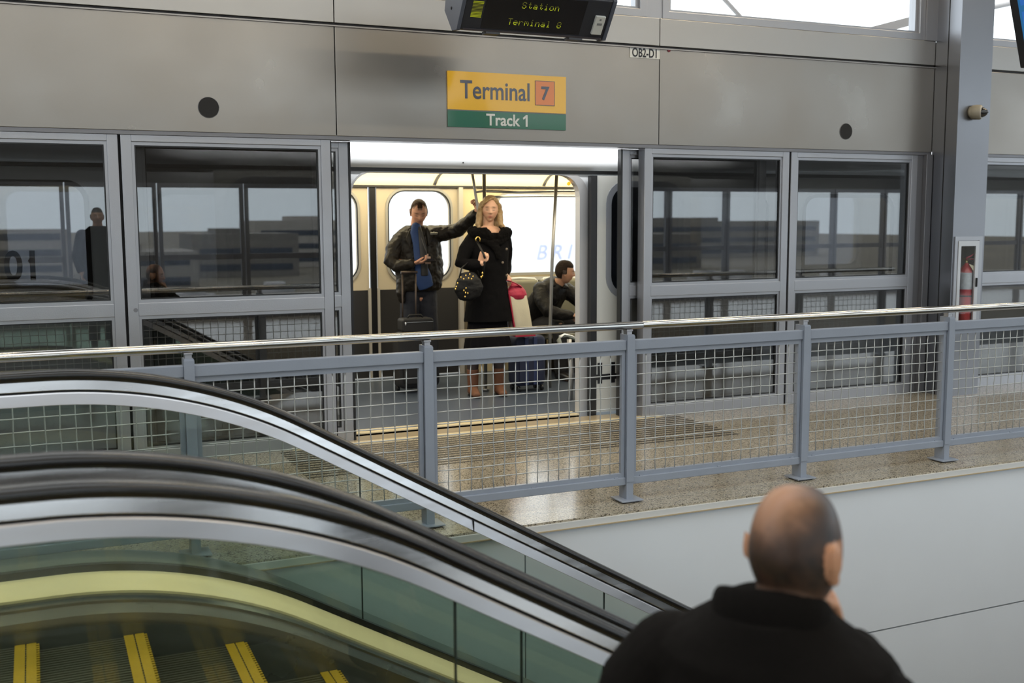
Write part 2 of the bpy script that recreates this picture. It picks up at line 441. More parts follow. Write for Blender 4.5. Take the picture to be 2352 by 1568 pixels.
struct('trim_8', m, rubber)
m = MB(); m.box(1.93, 1.945, 7.45, 7.56, 0, 2.15); m.box(.536, .551, 7.43, 7.5, 0, 2.15); m.box(5.869, 5.887, 7.43, 7.5, 0, 2.15); m.box(-1.0, -.862, 7.43, 7.5, 0, 2.15)
struct('trim_9', m, darkgap)
m = MB(); m.box(7.29, 7.36, 7.405, 7.5, 0, 2.16); m.box(7.36, 7.43, 7.36, 7.5, 0, 2.16); m.box(7.83, 7.86, 7.405, 7.5, 0, 2.16)
struct('trim_10', m, alum_d, .003)
m = MB(); m.box(-2.4, -1.0, 7.41, 7.5, 0, 2.18); m.box(-6.5, -2.42, 7.41, 7.5, 0, 2.18); m.box(10.68, 20, 7.41, 7.5, 0, 2.18)
struct('wall_screen', m, alum_d)
# bolt in the mid rail
m = MB(); m.tube([(.60, 7.402, 1.02), (.60, 7.396, 1.02)], .014, 14); part('bolt', m, alum_d, L1)

# speaker holes in the fascia
for x, z, lb in ((1.109, 2.342, 'round black opening in the steel fascia, left of the yellow sign'), (6.448, 2.339, 'round black opening in the steel fascia, near the column')):
    t = thing('round_speaker', lb, 'speaker', (x, 7.385, z-.066), 'round openings in the fascia')
    m = MB(); m.tube([(x, 7.386, z), (x, 7.380, z)], .066, 36); part('grille', m, darkgap, t)
    m = MB(); pts = [(x+.067*cos(a), 7.3835, z+.067*sin(a)) for a in [2*pi*k/36 for k in range(37)]]
    m.tube(pts, .0025, 6); part('rim', m, alum_d, t)

# ================================================================ STEEL COLUMN
t = thing('steel_column', 'square stainless steel column standing against the platform wall', 'column', (7.62, 7.25, 0))
m = MB()
x0, x1, y0, y1 = 7.435, 7.815, 7.1, 7.38
cx0, cx1, cz0, cz1 = 7.515, 7.785, .66, 1.37     # recess of the extinguisher cabinet
m.box(x0, x1, y0, y1, 0, cz0); m.box(x0, x1, y0, y1, cz1, 4.74)
m.box(x0, cx0, y0, y1, cz0, cz1); m.box(cx1, x1, y0, y1, cz0, cz1); m.box(cx0, cx1, y0+.19, y1, cz0, cz1)
part('casing', m, brushed('column_steel', (.28, .285, .305), .30, .04, (260, 260, 3)), t)
m = MB(); m.box(x0-.004, x0, 7.235, 7.24, 0, 4.74); part('seam', m, darkgap, t)
t2 = thing('extinguisher_cabinet', 'recessed fire extinguisher cabinet with glazed door on the steel column', 'cabinet', (7.61, 7.1, .62))
m = MB(); m.ring(rr(7.455, 7.785, .61, 1.43, .001, 1), rr(7.49, 7.745, .64, 1.395, .001, 1), 7.088, 7.104); part('frame', m, alum, t2, .002)
m = MB(); m.ring(rr(7.492, 7.74, .645, 1.39, .001, 1), rr(7.525, 7.70, .68, 1.345, .001, 1), 7.083, 7.10); d = part('door', m, P('cabinet_door', (.55, .56, .58), .4, .5), t2, .002)
m = MB(); m.box(7.525, 7.70, 7.092, 7.096, .68, 1.345); part('pane', m, clear_glass, d)
m = MB(); m.box(7.712, 7.724, 7.070, 7.083, .98, 1.06); part('handle', m, darkgap, d)
m = MB(); m.box(7.518, 7.782, 7.284, 7.288, .665, 1.365); part('back_plate', m, P('cabinet_back', (.16, .15, .16), .5), t2)
t3 = thing('fire_extinguisher', 'red fire extinguisher with pale label and cream tag inside the column cabinet', 'fire extinguisher', (7.685, 7.168, .663))
X, Y = 7.685, 7.168
m = MB(); m.tube([(X, Y, .668), (X, Y, .69), (X, Y, 1.10), (X, Y, 1.14), (X, Y, 1.165), (X, Y, 1.18)], [.05, .056, .056, .05, .032, .018], 24, 'round')
part('cylinder', m, P('extinguisher_red', (.42, .02, .03), .3, coat=.4), t3)
m = MB(); m.tube([(X, Y, .955), (X, Y, 1.105)], .0568, 24, False); part('label', m, P('ext_label', (.50, .54, .60), .5, nz=.25, nscale=45), t3)
m = MB(); m.tube([(X, Y, .888), (X, Y, .90)], .0572, 24, False); part('strap', m, darkgap, t3)
m = MB(); m.tube([(X, Y, 1.17), (X, Y, 1.225)], .014, 12); m.box(X-.012, X+.012, Y-.03, Y+.02, 1.215, 1.235); part('valve', m, P('brass', (.5, .38, .2), .3, 1), t3)
m = MB(); m.tube([(X-.02, Y-.01, 1.235), (X+.01, Y-.03, 1.25), (X+.055, Y-.05, 1.285)], [.008, .007, .005], 8); m.tube([(X-.02, Y-.01, 1.225), (X+.05, Y-.05, 1.225)], .006, 8)
part('lever', m, P('ext_lever', (.45, .05, .1), .35), t3)
m = MB(); m.tube([(X+.01, Y-.02, 1.22), (X+.05, Y-.05, 1.2), (X+.062, Y-.055, 1.12), (X+.066, Y-.045, 1.0)], .008, 8); part('hose', m, rubber, t3)
m = MB(); m.add([(X-.03, Y-.058, 1.185), (X+.03, Y-.062, 1.165), (X+.078, Y-.068, 1.12), (X+.074, Y-.068, 1.03), (X+.03, Y-.064, 1.02), (X+.02, Y-.07, 1.11), (X-.03, Y-.058, 1.188)], [(0, 1, 2, 3, 4, 5)])
o = part('tag', m, P('cream_tag', (.68, .64, .48), .6), t3); md = o.modifiers.new('s', 'SOLIDIFY'); md.thickness = .0015
# dome camera on the column
t4 = thing('dome_camera', 'beige cylindrical dome camera fixed to the front of the steel column', 'camera', (7.60, 7.1, 2.45))
A = Vector((.50, -.86, -.06)).normalized(); c0 = Vector((7.60, 7.09, 2.515))
m = MB(); m.tube([c0+Vector((0, .01, 0)), c0-Vector((0, .02, 0))], .055, 24); part('mounting_plate', m, P('camera_beige', (.30, .275, .22), .5), t4)
m = MB(); m.tube([c0-A*.01, c0+A*.02, c0+A*.06, c0+A*.07], [.058, .064, .064, .058], 28); part('housing', m, MATS['camera_beige'], t4, .002)
m = MB(); m.tube([c0+A*.06, c0+A*.076], [.061, .056], 28); part('trim_ring', m, P('camera_ring', (.48, .45, .4), .4), t4)
m = MB(); m.tube([c0+A*.07, c0+A*.085, c0+A*.102, c0+A*.116, c0+A*.123], [.045, .043, .035, .023, .006], 24, 'round'); part('dome', m, P('smoked_dome', (.01, .01, .012), .06, coat=1), t4)

# ================================================================ SIGNS ON THE FASCIA
yel = P('sign_yellow', (.83, .47, .012), .28, coat=.6); grn = P('sign_green', (.012, .13, .065), .28, coat=.6)
ink = P('sign_ink', (.05, .055, .09), .3, coat=.6); wht = P('sign_white', (.75, .77, .76), .4); ora = P('sign_orange', (.72, .20, .02), .28, coat=.6)
gline = P('sign_grey_line', (.16, .17, .18), .4)
t = thing('platform_sign', 'yellow and green sign reading Terminal 7 and Track 1 over the doorway', 'sign', (3.265, 7.38, 2.268))
m = MB(); m.box(2.788, 3.742, 7.372, 7.384, 2.392, 2.664); part('yellow_panel', m, yel, t)
m = MB(); m.box(2.788, 3.742, 7.372, 7.384, 2.268, 2.384); part('green_panel', m, grn, t)
m = MB(); m.box(2.788, 3.742, 7.373, 7.384, 2.384, 2.392); part('divider', m, gline, t)
lettering('lettering', 'Terminal', .185, (2.885, 7.3715, 2.475), ink, t, xscale=.84, bold=.0022)
m = MB(); m.box(3.484, 3.646, 7.370, 7.372, 2.446, 2.626); n7 = part('number_tile', m, ora, t)
m = MB(); m.ring(rr(3.484, 3.646, 2.446, 2.626, .001, 1), rr(3.487, 3.643, 2.449, 2.623, .001, 1), 7.369, 7.3715); part('tile_border', m, ink, n7)
lettering('number', '7', .135, (3.565, 7.3695, 2.490), ink, n7, align='CENTER', bold=.003)
lettering('lettering', 'Track 1', .118, (3.265, 7.3715, 2.288), wht, t, align='CENTER', bold=.0022, xscale=.96)
m = MB(); m.prism([(3.383, 2.350), (3.412, 2.3705), (3.412, 2.352), (3.388, 2.336)], 'y', 7.3705, 7.372); F1 = m
part('lettering_flag', F1, wht, t)
t = thing('door_label', 'small white label reading OB2-D1 at the upper corner of the fascia', 'label', (4.43, 7.38, 2.845))
m = MB(); m.box(4.300, 4.570, 7.379, 7.385, 2.842, 2.924); part('plate', m, wht, t)
lettering('lettering', 'OB2-D1', .094, (4.435, 7.3785, 2.850), P('black_ink', (.01, .012, .02), .5), t, align='CENTER', xscale=.72, bold=.0016)
m = MB(); m.tube([(4.655, 7.384, 2.915), (4.655, 7.380, 2.915)], .014, 16)
solo('red_sticker', m, P('sticker_red', (.28, .03, .04), .5), 'small dark red sticker on the fascia right of the white label', 'sticker')

# ================================================================ HANGING LED SIGN
cab = P('led_cabinet', (.028, .029, .036), .38, nz=.05)
t = thing('led_sign', 'black hanging display with yellow-green dot lettering over the railing', 'sign', (2.8, 6.0, 2.72))
prof = [(5.990, 2.705), (6.055, 2.712), (6.17, 2.84), (6.09, 3.08), (5.93, 3.10), (5.845, 2.905)]
m = MB(); m.prism(prof, 'x', 2.345, 3.29); part('housing', m, cab, t, .006)
endm = P('led_end_cap', (.085, .095, .125), .4)
pe = [(5.982, 2.698), (6.06, 2.704), (6.18, 2.84), (6.097, 3.09), (5.925, 3.11), (5.833, 2.905)]
for a, c in ((2.322, 2.345), (3.29, 3.313)):
    m = MB(); m.prism(pe, 'x', a, c); part('end_cap', m, endm, t, .004)
m = MB(); m.tube([(2.322, 6.06, 2.835), (2.319, 6.06, 2.835)], .009, 12); part('screw', m, darkgap, t)
# front face frame: origin at the lower edge, u along X, v up the slope
q0 = Vector((0, 5.990, 2.705)); q1 = Vector((0, 5.845, 2.905)); vv = (q1-q0).normalized(); nn = Vector((0, -vv.z, vv.y)); LV = (q1-q0).length
def on_face(m, x0, x1, v0, v1, d0, d1):
    c = [q0+vv*v0+nn*d0, q0+vv*v1+nn*d0, q0+vv*v1+nn*d1, q0+vv*v0+nn*d1]
    return m.prism([(p.y, p.z) for p in c], 'x', x0, x1)
m = MB(); on_face(m, 2.47, 3.12, .02, LV-.012, -.001, .002); scr = part('screen', m, P('led_screen', (.012, .011, .013), .25), t)
m = MB(); on_face(m, 2.36, 3.28, .0, .010, 0, .006); part('lip', m, P('led_lip', (.10, .09, .10), .3, .5), t)
F5 = {'S': '01110 10001 10000 01110 00001 10001 01110', 't': '00100 00100 01110 00100 00100 00101 00010', 'a': '00000 00000 01110 00001 01111 10001 01111',
      'i': '00100 00000 01100 00100 00100 00100 01110', 'o': '00000 00000 01110 10001 10001 10001 01110', 'n': '00000 00000 10110 11001 10001 10001 10001',
      'T': '11111 00100 00100 00100 00100 00100 00100', 'e': '00000 00000 01110 10001 11111 10000 01110', 'r': '00000 00000 10110 11001 10000 10000 10000',
      'm': '00000 00000 11010 10101 10101 10001 10001', 'l': '01100 00100 00100 00100 00100 00100 01110', '8': '01110 10001 10001 01110 10001 10001 01110', ' ': ' '.join(['00000']*7)}
led = P('led_dot', (.1, .1, .01), .5, emit=(.62, .70, .02), estr=.85); led2 = P('led_dot_dim', (.05, .05, .01), .5, emit=(.35, .36, .03), estr=.35)
def dots(body, x, v, px, mat, rows):
    m = MB()
    for ch in body:
        for r_, row in enumerate(F5[ch].split()):
            if r_ in rows:
                for c_, bit in enumerate(row):
                    if bit == '1': on_face(m, x+c_*px, x+c_*px+px*.72, v-r_*px*1.05, v-r_*px*1.05+px*.6, .002, .003)
        x += px*6.4
    part('lit_text', m, mat, scr)
dots('Station', 2.70, .195, .0056, led, (4, 5, 6)); dots('Station', 2.70, .195, .0056, led2, (0, 1, 2, 3))
dots('Terminal 8', 2.635, .088, .0056, led, (4, 5, 6)); dots('Terminal 8', 2.635, .088, .0056, led2, (0, 1, 2, 3))
m = MB()
for k in range(12):
    if k in (0, 1, 2, 3, 10, 11): on_face(m, 2.392, 2.458, .082+k*.0085, .082+k*.0085+.004, .0, .003)
part('lit_block', m, P('led_block', (.1, .1, .01), .5, emit=(.5, .55, .02), estr=.45), t)
m = MB()
for k in range(4, 10): on_face(m, 2.392, 2.458, .082+k*.0085, .082+k*.0085+.003, .0, .003)
part('lit_block', m, led2, t)
m = MB(); on_face(m, 3.195, 3.262, .035, .155, 0, .02); wd = part('white_sensor', m, P('white_plastic', (.62, .62, .58), .5), t, .004)
m = MB(); on_face(m, 3.222, 3.234, .128, .14, .02, .0215); on_face(m, 3.212, 3.246, .098, .112, .02, .0212); part('grey_mark', m, P('grey_mark', (.22, .22, .22), .5), wd)
for a in (2.51, 3.06): m = MB(); m.box(a, a+.09, 5.985, 6.05, 2.690, 2.708); part('latch', m, cab, t)
for a in (2.55, 3.08): m = MB(); m.tube([(a, 6.0, 3.09), (a, 6.0, 4.56)], .02, 12); part('hanger', m, alum_d, t)

# hanging information screen, top right
t = thing('information_screen', 'black hanging information screen cut off by the top right corner', 'screen', (4.6, 3.55, 2.33))
tl = radians(17)
def mon(p):   # local: x = towards viewer side(-X), y along Y, z up; tilted so that it looks down towards -X
    return Vector((4.62+p[0]*cos(tl)-p[2]*sin(tl)*1, p[1], 2.345+p[0]*sin(tl)*0+p[2]*cos(tl)))
def mbx(m, a0, a1, b0, b1, c0_, c1):
    n = len(m.v); m.box(a0, a1, b0, b1, c0_, c1)
    for i in range(n, len(m.v)): m.v[i] = mon(m.v[i])
    return m
m = MB(); mbx(m, -.03, .05, 3.05, 3.995, 0, .60); part('housing', m, P('monitor_black', (.010, .010, .012), .4), t, .004)
m = MB(); mbx(m, -.033, -.03, 3.10, 3.945, .05, .55); s1 = part('display', m, P('display_blue', (.01, .06, .14), .3, emit=(.02, .13, .32), estr=.8), t)
def tile(y0, y1, z0, z1, col, e=.8):
    m = MB(); mbx(m, -.035, -.033, y0, y1, z0, z1); part('display_tile', m, P('tile_%.2f%.2f%.2f' % col, col, .4, emit=col, estr=e), s1)
tile(3.11, 3.94, .47, .54, (.03, .25, .13)); tile(3.11, 3.94, .42, .465, (.03, .30, .38))
for k in range(3): tile(3.12, 3.93, .10+.10*k, .17+.10*k, (.02, .10, .35))
tile(3.90, 3.93, .38, .41, (.8, .5, .05)); tile(3.12, 3.925, .055, .09, (.5, .5, .42), .6)
m = MB(); m.tube([(4.5, 3.52, 2.9), (4.5, 3.52, 4.56)], .025, 12); part('hanger', m, alum_d, t)
# ceiling tube lamps
for i, (x, y) in enumerate(CEIL_LAMPS):
    t = thing('tube_lamp', 'warm ceiling tube lamp over %s, %s in its row' % (('the platform strip', 'the camera side')[i//4], ('leftmost', 'second from the left', 'second from the right', 'rightmost')[i % 4]), 'lamp', (x, y, 4.53), 'ceiling tube lamps')
    m = MB(); m.box(x-1.25, x+1.25, y-.1, y+.1, 4.60, 4.68); part('tray', m, alum_d, t)
    m = MB(); m.tube([(x, y, 4.68), (x, y, 4.76)], .01, 8); part('rod', m, alum_d, t)
    m = MB(); m.tube([(x-1.2, y, 4.575), (x+1.2, y, 4.575)], .03, 12); part('tube', m, P('tube_glow', (1, .9, .7), .5, emit=(1, .83, .58), estr=9), t)

# ================================================================ RAILING
YF = 5.2
posts = [-2.955, -1.755, -.555, .645, 1.835, 3.035, 4.265, 5.44, 6.63, 7.83, 9.03]
t = thing('railing', 'grey-blue steel railing with wire mesh infill along the escalator opening', 'railing', (3.0, YF, 0))
m = MB(); m.tube([(-3.1, YF, 1.005), (3.12, YF, 1.005)], .0225, 20); m.tube([(3.122, YF, 1.005), (9.2, YF, 1.005)], .0225, 20)
hr = part('handrail', m, rail_steel, t)
m = MB(); m.tube([(3.117, YF, 1.005), (3.125, YF, 1.005)], .0222, 20); part('joint', m, alum_d, hr)
posts_mb = []
for i, x in enumerate(posts):
    m = MB(); m.box(x-.0225, x+.0225, YF-.03, YF+.055, .012, .956); m.box(x-.0245, x+.0245, YF-.034, YF-.03, .115, .95)
    po = part('post', m, paint_grey, t, .005)
    m = MB(); m.box(x-.016, x+.016, YF-.012, YF+.03, .955, .976); m.box(x-.02, x+.02, YF-.016, YF+.03, .974, .984); part('bracket', m, alum, po, .002)
    m = MB(); m.box(x-.07, x+.07, YF-.065, YF+.07, .008, .016); part('base_plate', m, paint_grey, po, .002)
    m = MB(); m.box(x-.045, x+.05, YF-.05, YF+.055, 0, .009); part('foot_pad', m, rubber, po)
for x0, x1 in zip(posts[:-1], posts[1:]):
    a, c = x0+.0225, x1-.0225
    m = MB(); m.box(a, c, YF-.022, YF+.025, .868, .925); part('top_rail', m, paint_grey, t, .004)
    m = MB(); m.box(a, c, YF-.022, YF+.025, .098, .142); part('bottom_rail', m, paint_grey, t, .004)
    m = MB(); q = .026
    m.ring([(a+.004, .142), (c-.004, .142), (c-.004, .868), (a+.004, .868)], [(a+q, .165), (c-q, .165), (c-q, .842), (a+q, .842)], YF-.012, YF+.012)
    for xx in (a+.06, (a+c)/2, c-.06): m.box(xx-.012, xx+.012, YF-.02, YF-.01, .141, .147)
    fr = part('mesh_frame', m, paint_grey, t)
    m = MB(); rnd = random.Random(int(x0*100)); nv = 16; nh = 10; za, zb = .162, .845
    px = (c-a-2*q)/(nv+1); pz = (zb-za)/(nh+.9)
    bent = .55 if abs(x0-1.835) < .01 else .16
    J = {}
    for i in range(nv+2):
        for j in range(nh+2):
            J[i, j] = rnd.gauss(0, .0012)+(rnd.gauss(0, .004)*bent*max(0, (6-j))/4 if 0 < j else 0)
    for i in range(1, nv+1):
        pts = []; xx = a+q+px*i
        for j in range(nh+2):
            z = min(za+pz*j*1.0, zb) if j else za
            pts.append((xx+J[i, j], YF+(.0018 if (i+j) % 2 else -.0018), z))
        m.tube(pts, .0031, 6)
    for j in range(1, nh+1):
        pts = [(a+q-.004+(px*i if i else 0)+0, YF+(-.0018 if (i+j) % 2 else .0018), za+pz*j+rnd.gauss(0, .0007)) for i in range(nv+2)]
        m.tube(pts, .0031, 6)
    part('wire_mesh', m, wire_m, fr)

# ================================================================ ESCALATORS
def zpath(x, top=1.0, xc=.576, R=2.1, a=radians(30)):
    T = R*math.tan(a/2); xs_ = xc-T; xe = xc+T*cos(a)
    if x <= xs_: return top
    if x >= xe: return top-(x-xc)*math.tan(a)
    return top-R+sqrt(R*R-(x-xs_)**2)
XS = [-1.3, -.8, -.4, -.1]+[.02+.06*k for k in range(19)]+[1.4, 2.0, 3.0, 4.5, 6.0, 7.2]
rub_m = P('handrail_rubber', (.008, .0075, .0075), .26, coat=.12, nz=.1, nscale=8)
guide_m = P('balustrade_steel', (.60, .60, .61), .24, 1, rvar=.06, nscale=2.5, stretch=(1, 12, 12))
trim_m = P('balustrade_trim', (.50, .50, .52), .36, 1, rvar=.06, nscale=2.5, stretch=(1, 12, 12))
deck_m = P('warm_lit_deck', (.93, .76, .40), .34, .25, nz=.06, nscale=4, rvar=.05)  # yellow cast of the warm lamplight is put into the base colour
skirt_m = P('skirt_panel', (.17, .17, .15), .24, .7, rvar=.06, nscale=3)
tread_m = P('step_tread', (.13, .12, .08), .4, .5, nz=.12, nscale=9)
yel_m = P('step_yellow', (.50, .30, .012), .5, nz=.1, nscale=60)
deckgrey = P('outer_deck', (.28, .29, .28), .32, .4, rvar=.05, nscale=3)
def pathpts(top, shift, dz=0): return [(x, 0, zpath(x+shift, top)+dz) for x in XS]
def rail_sec(r=1):
    out = []
    for k in range(20):
        a = 2*pi*k/20; c, s_ = cos(a), sin(a)
        out.append((.041*(abs(c)**.7)*(1 if c > 0 else -1), -.0225+.0225*(abs(s_)**.7)*(1 if s_ > 0 else -1)))
    return out
def balustrade(t, y, top, shift, side, joints, outer):
    """side=+1: steps lie on the +Y side; -1: on the -Y side. outer: y where the outer deck ends"""
    bal_pts = [(x, y, z) for x, _, z in pathpts(top, shift)]
    m = MB(); m.sweep(rail_sec(), bal_pts)
    # newel: the rail turns round at the landing and comes back under
    cxn = XS[0]; zc = top-.0225-.33
    npts = [(cxn-.33*sin(a), y, zc+.33*cos(a)) for a in [pi*k/14 for k in range(15)]]
    m.tube(npts, (.041), 14)
    part('handrail', m, rub_m, t)
    m = MB(); m.sweep([(-.024, -.040), (.024, -.040), (.030, -.083), (-.030, -.083)], bal_pts, smooth=False); part('handrail_guide', m, guide_m, t, .003)
    m = MB(); m.sweep([(-.019, -.083), (.019, -.083), (.019, -.091), (-.019, -.091)], bal_pts, smooth=False); part('dark_joint', m, darkgap, t)
    m = MB(); m.sweep([(-.028, -.090), (.028, -.090), (.033, -.096), (.041, -.142), (-.041, -.142), (-.033, -.096)], bal_pts, smooth=False); tr = part('balustrade_trim', m, trim_m, t, .002)
    for xj in ([1.88] if outer > 4 else []):
        m = MB(); z = zpath(xj+shift, top); m.box(xj-.0018, xj+.0018, y-.0425, y+.0425, z-.145, z-.088); part('trim_joint', m, darkgap, tr)
    # glass panels
    js = [XS[0]-.28]+list(joints)+[7.2]
    for a, b in zip(js[:-1], js[1:]):
        xs_ = sorted(set([a+.003, b-.003]+[x for x in XS if a+.003 < x < b-.003]))
        m = MB(); v = []; f_ = []
        for x in xs_:
            z = zpath(x+shift, top); v += [(x, y-.005, z-.142), (x, y+.005, z-.142), (x, y+.005, z-.84), (x, y-.005, z-.84)]
        for i in range(len(xs_)-1):
            for k in range(4): f_.append((4*i+k, 4*i+(k+1) % 4, 4*i+4+(k+1) % 4, 4*i+4+k))
        f_ += [(0, 1, 2, 3), tuple(range(len(v)-4, len(v)))]
        m.add(v, f_); part('glass_panel', m, esc_glass, t)
        if b < 7:
            m = MB(); z = zpath(b+shift, top); m.box(b-.0028, b+.0028, y-.0045, y+.0045, z-.84, z-.142); part('glass_seal', m, P('seal_dark', (.02, .03, .028), .4), t)
    s = side
    def sw(name, sec, mat): 
        m = MB(); m.sweep([(s*a, b) for a, b in sec], bal_pts, smooth=False); return part(name, m, mat, t)
    sw('glass_gasket', [(-.016, -.825), (.016, -.825), (.016, -.86), (-.016, -.86)], rubber)
    sw('inner_deck', [(.016, -.856), (.13, -.905), (.13, -.925), (.016, -.88)], deck_m)
    sw('skirt_cap', [(.125, -.915), (.19, -.925), (.19, -.945), (.125, -.935)], skirt_m)
    sw('skirt_panel', [(.185, -.935), (.25, -.96), (.25, -1.35), (.2, -1.35)], skirt_m)
    w_ = abs(outer-y)
    sw('outer_deck', [(-.016, -.842), (-w_, -.842), (-w_, -.865), (-.016, -.865)], deckgrey)
    sw('truss_cladding', [(-w_+.01, -.865), (-w_+.03, -.865), (-w_+.03, -1.5), (-w_+.01, -1.5)], deckgrey)
def escalator(label, ya, topa, sha, yb, topb, shb, outa, outb, ja, jb, zoff, xnose):
    t = thing('escalator', label, 'escalator', (2.5, (ya+yb)/2, -1.5), 'parallel escalators going down')
    balustrade(t, ya, topa, sha, -1, ja, outa)      # far balustrade
    balustrade(t, yb, topb, shb, +1, jb, outb)      # near balustrade
    y0, y1 = yb+.252, ya-.252
    m = MB(); m.box(-1.9, -.86, y0-.05, y1+.05, -.03, .004); 
    part('landing_plate', m, P('landing_plate', (.30, .29, .25), .35, .8, rvar=.05), t)
    n = 0; xn = xnose
    proto = None
    while xn < 6.4:
        z = zpath(xn, 1.0)+zoff; 
        zprev = zpath(xn-.4, 1.0)+zoff
        m = MB(); depth = .4
        m.box(xn-depth, xn-.012, y0, y1, z-.03, z-.006)
        for k in range(46):
            yy = y0+.004+(y1-y0-.008)*k/46
            m.box(xn-depth, xn, yy, yy+(y1-y0)/46*.5, z-.008, z)
        # riser, ribbed
        m.box(xn-.03, xn-.012, y0, y1, z-.26, z-.03)
        st = part('step', m, tread_m, t)
        m = MB()
        m.box(xn-.085, xn-.048, y0+.002, y1-.002, z-.004, z+.0012); m.box(xn-.043, xn-.008, y0+.002, y1-.002, z-.004, z+.0012)
        for k in range(46):
            yy = y0+.004+(y1-y0-.008)*k/46
            m.box(xn-.009, xn+.003, yy, yy+(y1-y0)/46*.5, z-.012, z+.0012)
        m.box(xn-.40, xn-.043, y1-.045, y1-.004, z-.004, z+.001) if False else None
        part('yellow_edge', m, yel_m, st)
        xn += .4; n += 1
    return t
E1 = escalator('escalator nearest the railing, its steps with yellow edges visible lower left', 4.72, 1.0, 0, 3.12, .980, .08, 4.975, 3.0, [1.33, 2.62, 3.9, 5.2], [1.42, 2.75, 4.0, 5.3], -1.045, -.455)
E2 = escalator('escalator nearest the camera, carrying the balding man', 2.83, .964, .06, 1.24, .985, .04, 2.95, 1.0, [1.075, 2.35, 3.6, 4.9], [1.3, 2.6, 3.9, 5.2], -1.045, -.59)

# ================================================================ TRAIN
body_m = P('train_white', (.68, .71, .74), .24, 0, .5, coat=.6)
cream = P('saloon_cream', (.66, .56, .36), .42, nz=.03, nscale=3)
dgrey = P('saloon_dark_grey', (.022, .021, .023), .5)
sgrey = P('train_grey_trim', (.42, .41, .39), .4, .3)
floor_m = P('train_floor', (.062, .078, .108), .32, 0, .5, nz=.12, nscale=60)
chrome = P('grab_rail_steel', (.36, .35, .33), .34, .9)
TX0, TX1 = -4.5, 13.0
t = thing('train_car', 'white airport train standing with its lit doorway open at the platform', 'train', (4, 9.0, -.9))
DX0, DX1, DZ = 2.15, 4.052, 1.955
car_w = [(-3.6, -1.9), (-1.6, .35), (.765, 1.55), (4.9, 5.9), (6.3, 7.33), (8.0, 9.7)]
m = MB()
# near side skin, built bay by bay round its windows and the doorway
def bay(m, x0, x1, z0, z1, hole, y0, y1, r):
    inner = rr(*hole, r)
    k = len(inner)//4; outer = [(x0, z0)]*k+[(x1, z0)]*k+[(x1, z1)]*k+[(x0, z1)]*k
    m.ring(outer, inner, y0, y1)
wz0, wz1 = 1.0, 1.86
lim = [TX0, -1.75, .45, 1.6]
for (a, c), (w0, w1) in zip(((TX0, -1.75), (-1.75, .55), (.55, 1.75)), car_w[:3]): bay(m, a, c, -.02, 1.975, (w0, w1, wz0, wz1 if w0 < 0 else 1.80), 7.73, 7.80, .13)
bay(m, 1.75, 4.5, -.021, 1.975, (DX0, DX1, -.02, DZ), 7.73, 7.80, [.001, .001, .17, .17])
for (a, c), (w0, w1) in zip(((4.5, 6.1), (6.1, 7.6), (7.6, 13)), car_w[3:]): bay(m, a, c, -.02, 1.975, (w0, w1, wz0, 1.80), 7.73, 7.80, .13)
m.box(TX0, TX1, 7.73, 7.80, -.9, -.022)
part('body_side', m, body_m, t)
for w0, w1 in car_w:
    z1 = 1.80 if w0 > 0 else wz1
    m = MB(); m.ring(rr(w0-.012, w1+.012, wz0-.012, z1+.012, .14), rr(w0+.02, w1-.02, wz0+.02, z1-.02, .11), 7.722, 7.735); wf = part('window_frame', m, rubber, t)
    m = MB(); m.prism(rr(w0, w1, wz0, z1, .13), 'y', 7.745, 7.750); part('window_pane', m, dark_tint, wf)
# roof cowl above the doors
prof = [(7.70, 1.985), (7.695, 2.06), (7.70, 2.10), (7.725, 2.145), (7.78, 2.19), (7.90, 2.25), (8.2, 2.33), (9.0, 2.40), (9.9, 2.33), (10.3, 2.2), (10.45, 2.0), (10.41, 2.0), (10.2, 2.13), (9.0, 2.34), (7.95, 2.18), (7.80, 2.06), (7.78, 1.985)]
m = MB(); m.sweep([(a, c) for a, c in prof], [(TX0, 0, 0), (TX1, 0, 0)], smooth=True); ck = part('roof_cowl', m, body_m, t)
m = MB(); m.box(TX0, TX1, 7.715, 7.735, 1.958, 1.986); part('door_header_gap', m, rubber, t)
m = MB(); m.tube([(3.03, 7.697, 2.03), (3.03, 7.693, 2.03)], .006, 10); part('rivet', m, darkgap, ck)
# doorway rim and opening
ri = rr(DX0+.045, DX1-.0, -.02, DZ-.0, [.001, .001, .165, .165]); ro = rr(DX0-.005, DX1+.07, -.02, DZ+.012, [.001, .001, .18, .18])
m = MB(); m.ring(ro, rr(DX0+.006, DX1-.006, -.02, DZ-.006, [.001, .001, .17, .17]), 7.722, 7.80); part('doorway_rim', m, P('rim_light_grey', (.46, .46, .47), .35, .2), t, .002)
m = MB(); m.ball((2.20, 7.80, 1.90), .016); m.ball((3.985, 7.80, 1.885), .016); part('door_indicator', m, P('amber_indicator', (.6, .3, .02), .3, emit=(1, .45, .02), estr=1.2), t)
m = MB(); m.box(TX0, TX1, 7.80, 10.45, -.9, -.002); part('underframe', m, dgrey, t)
m = MB(); m.box(TX0, TX1, 7.87, 10.4, -.002, .002); part('saloon_floor', m, floor_m, t)
m = MB(); m.box(DX0, DX1, 7.72, 7.87, -.004, .004); part('sill_plate', m, MATS['threshold_strip'], t)
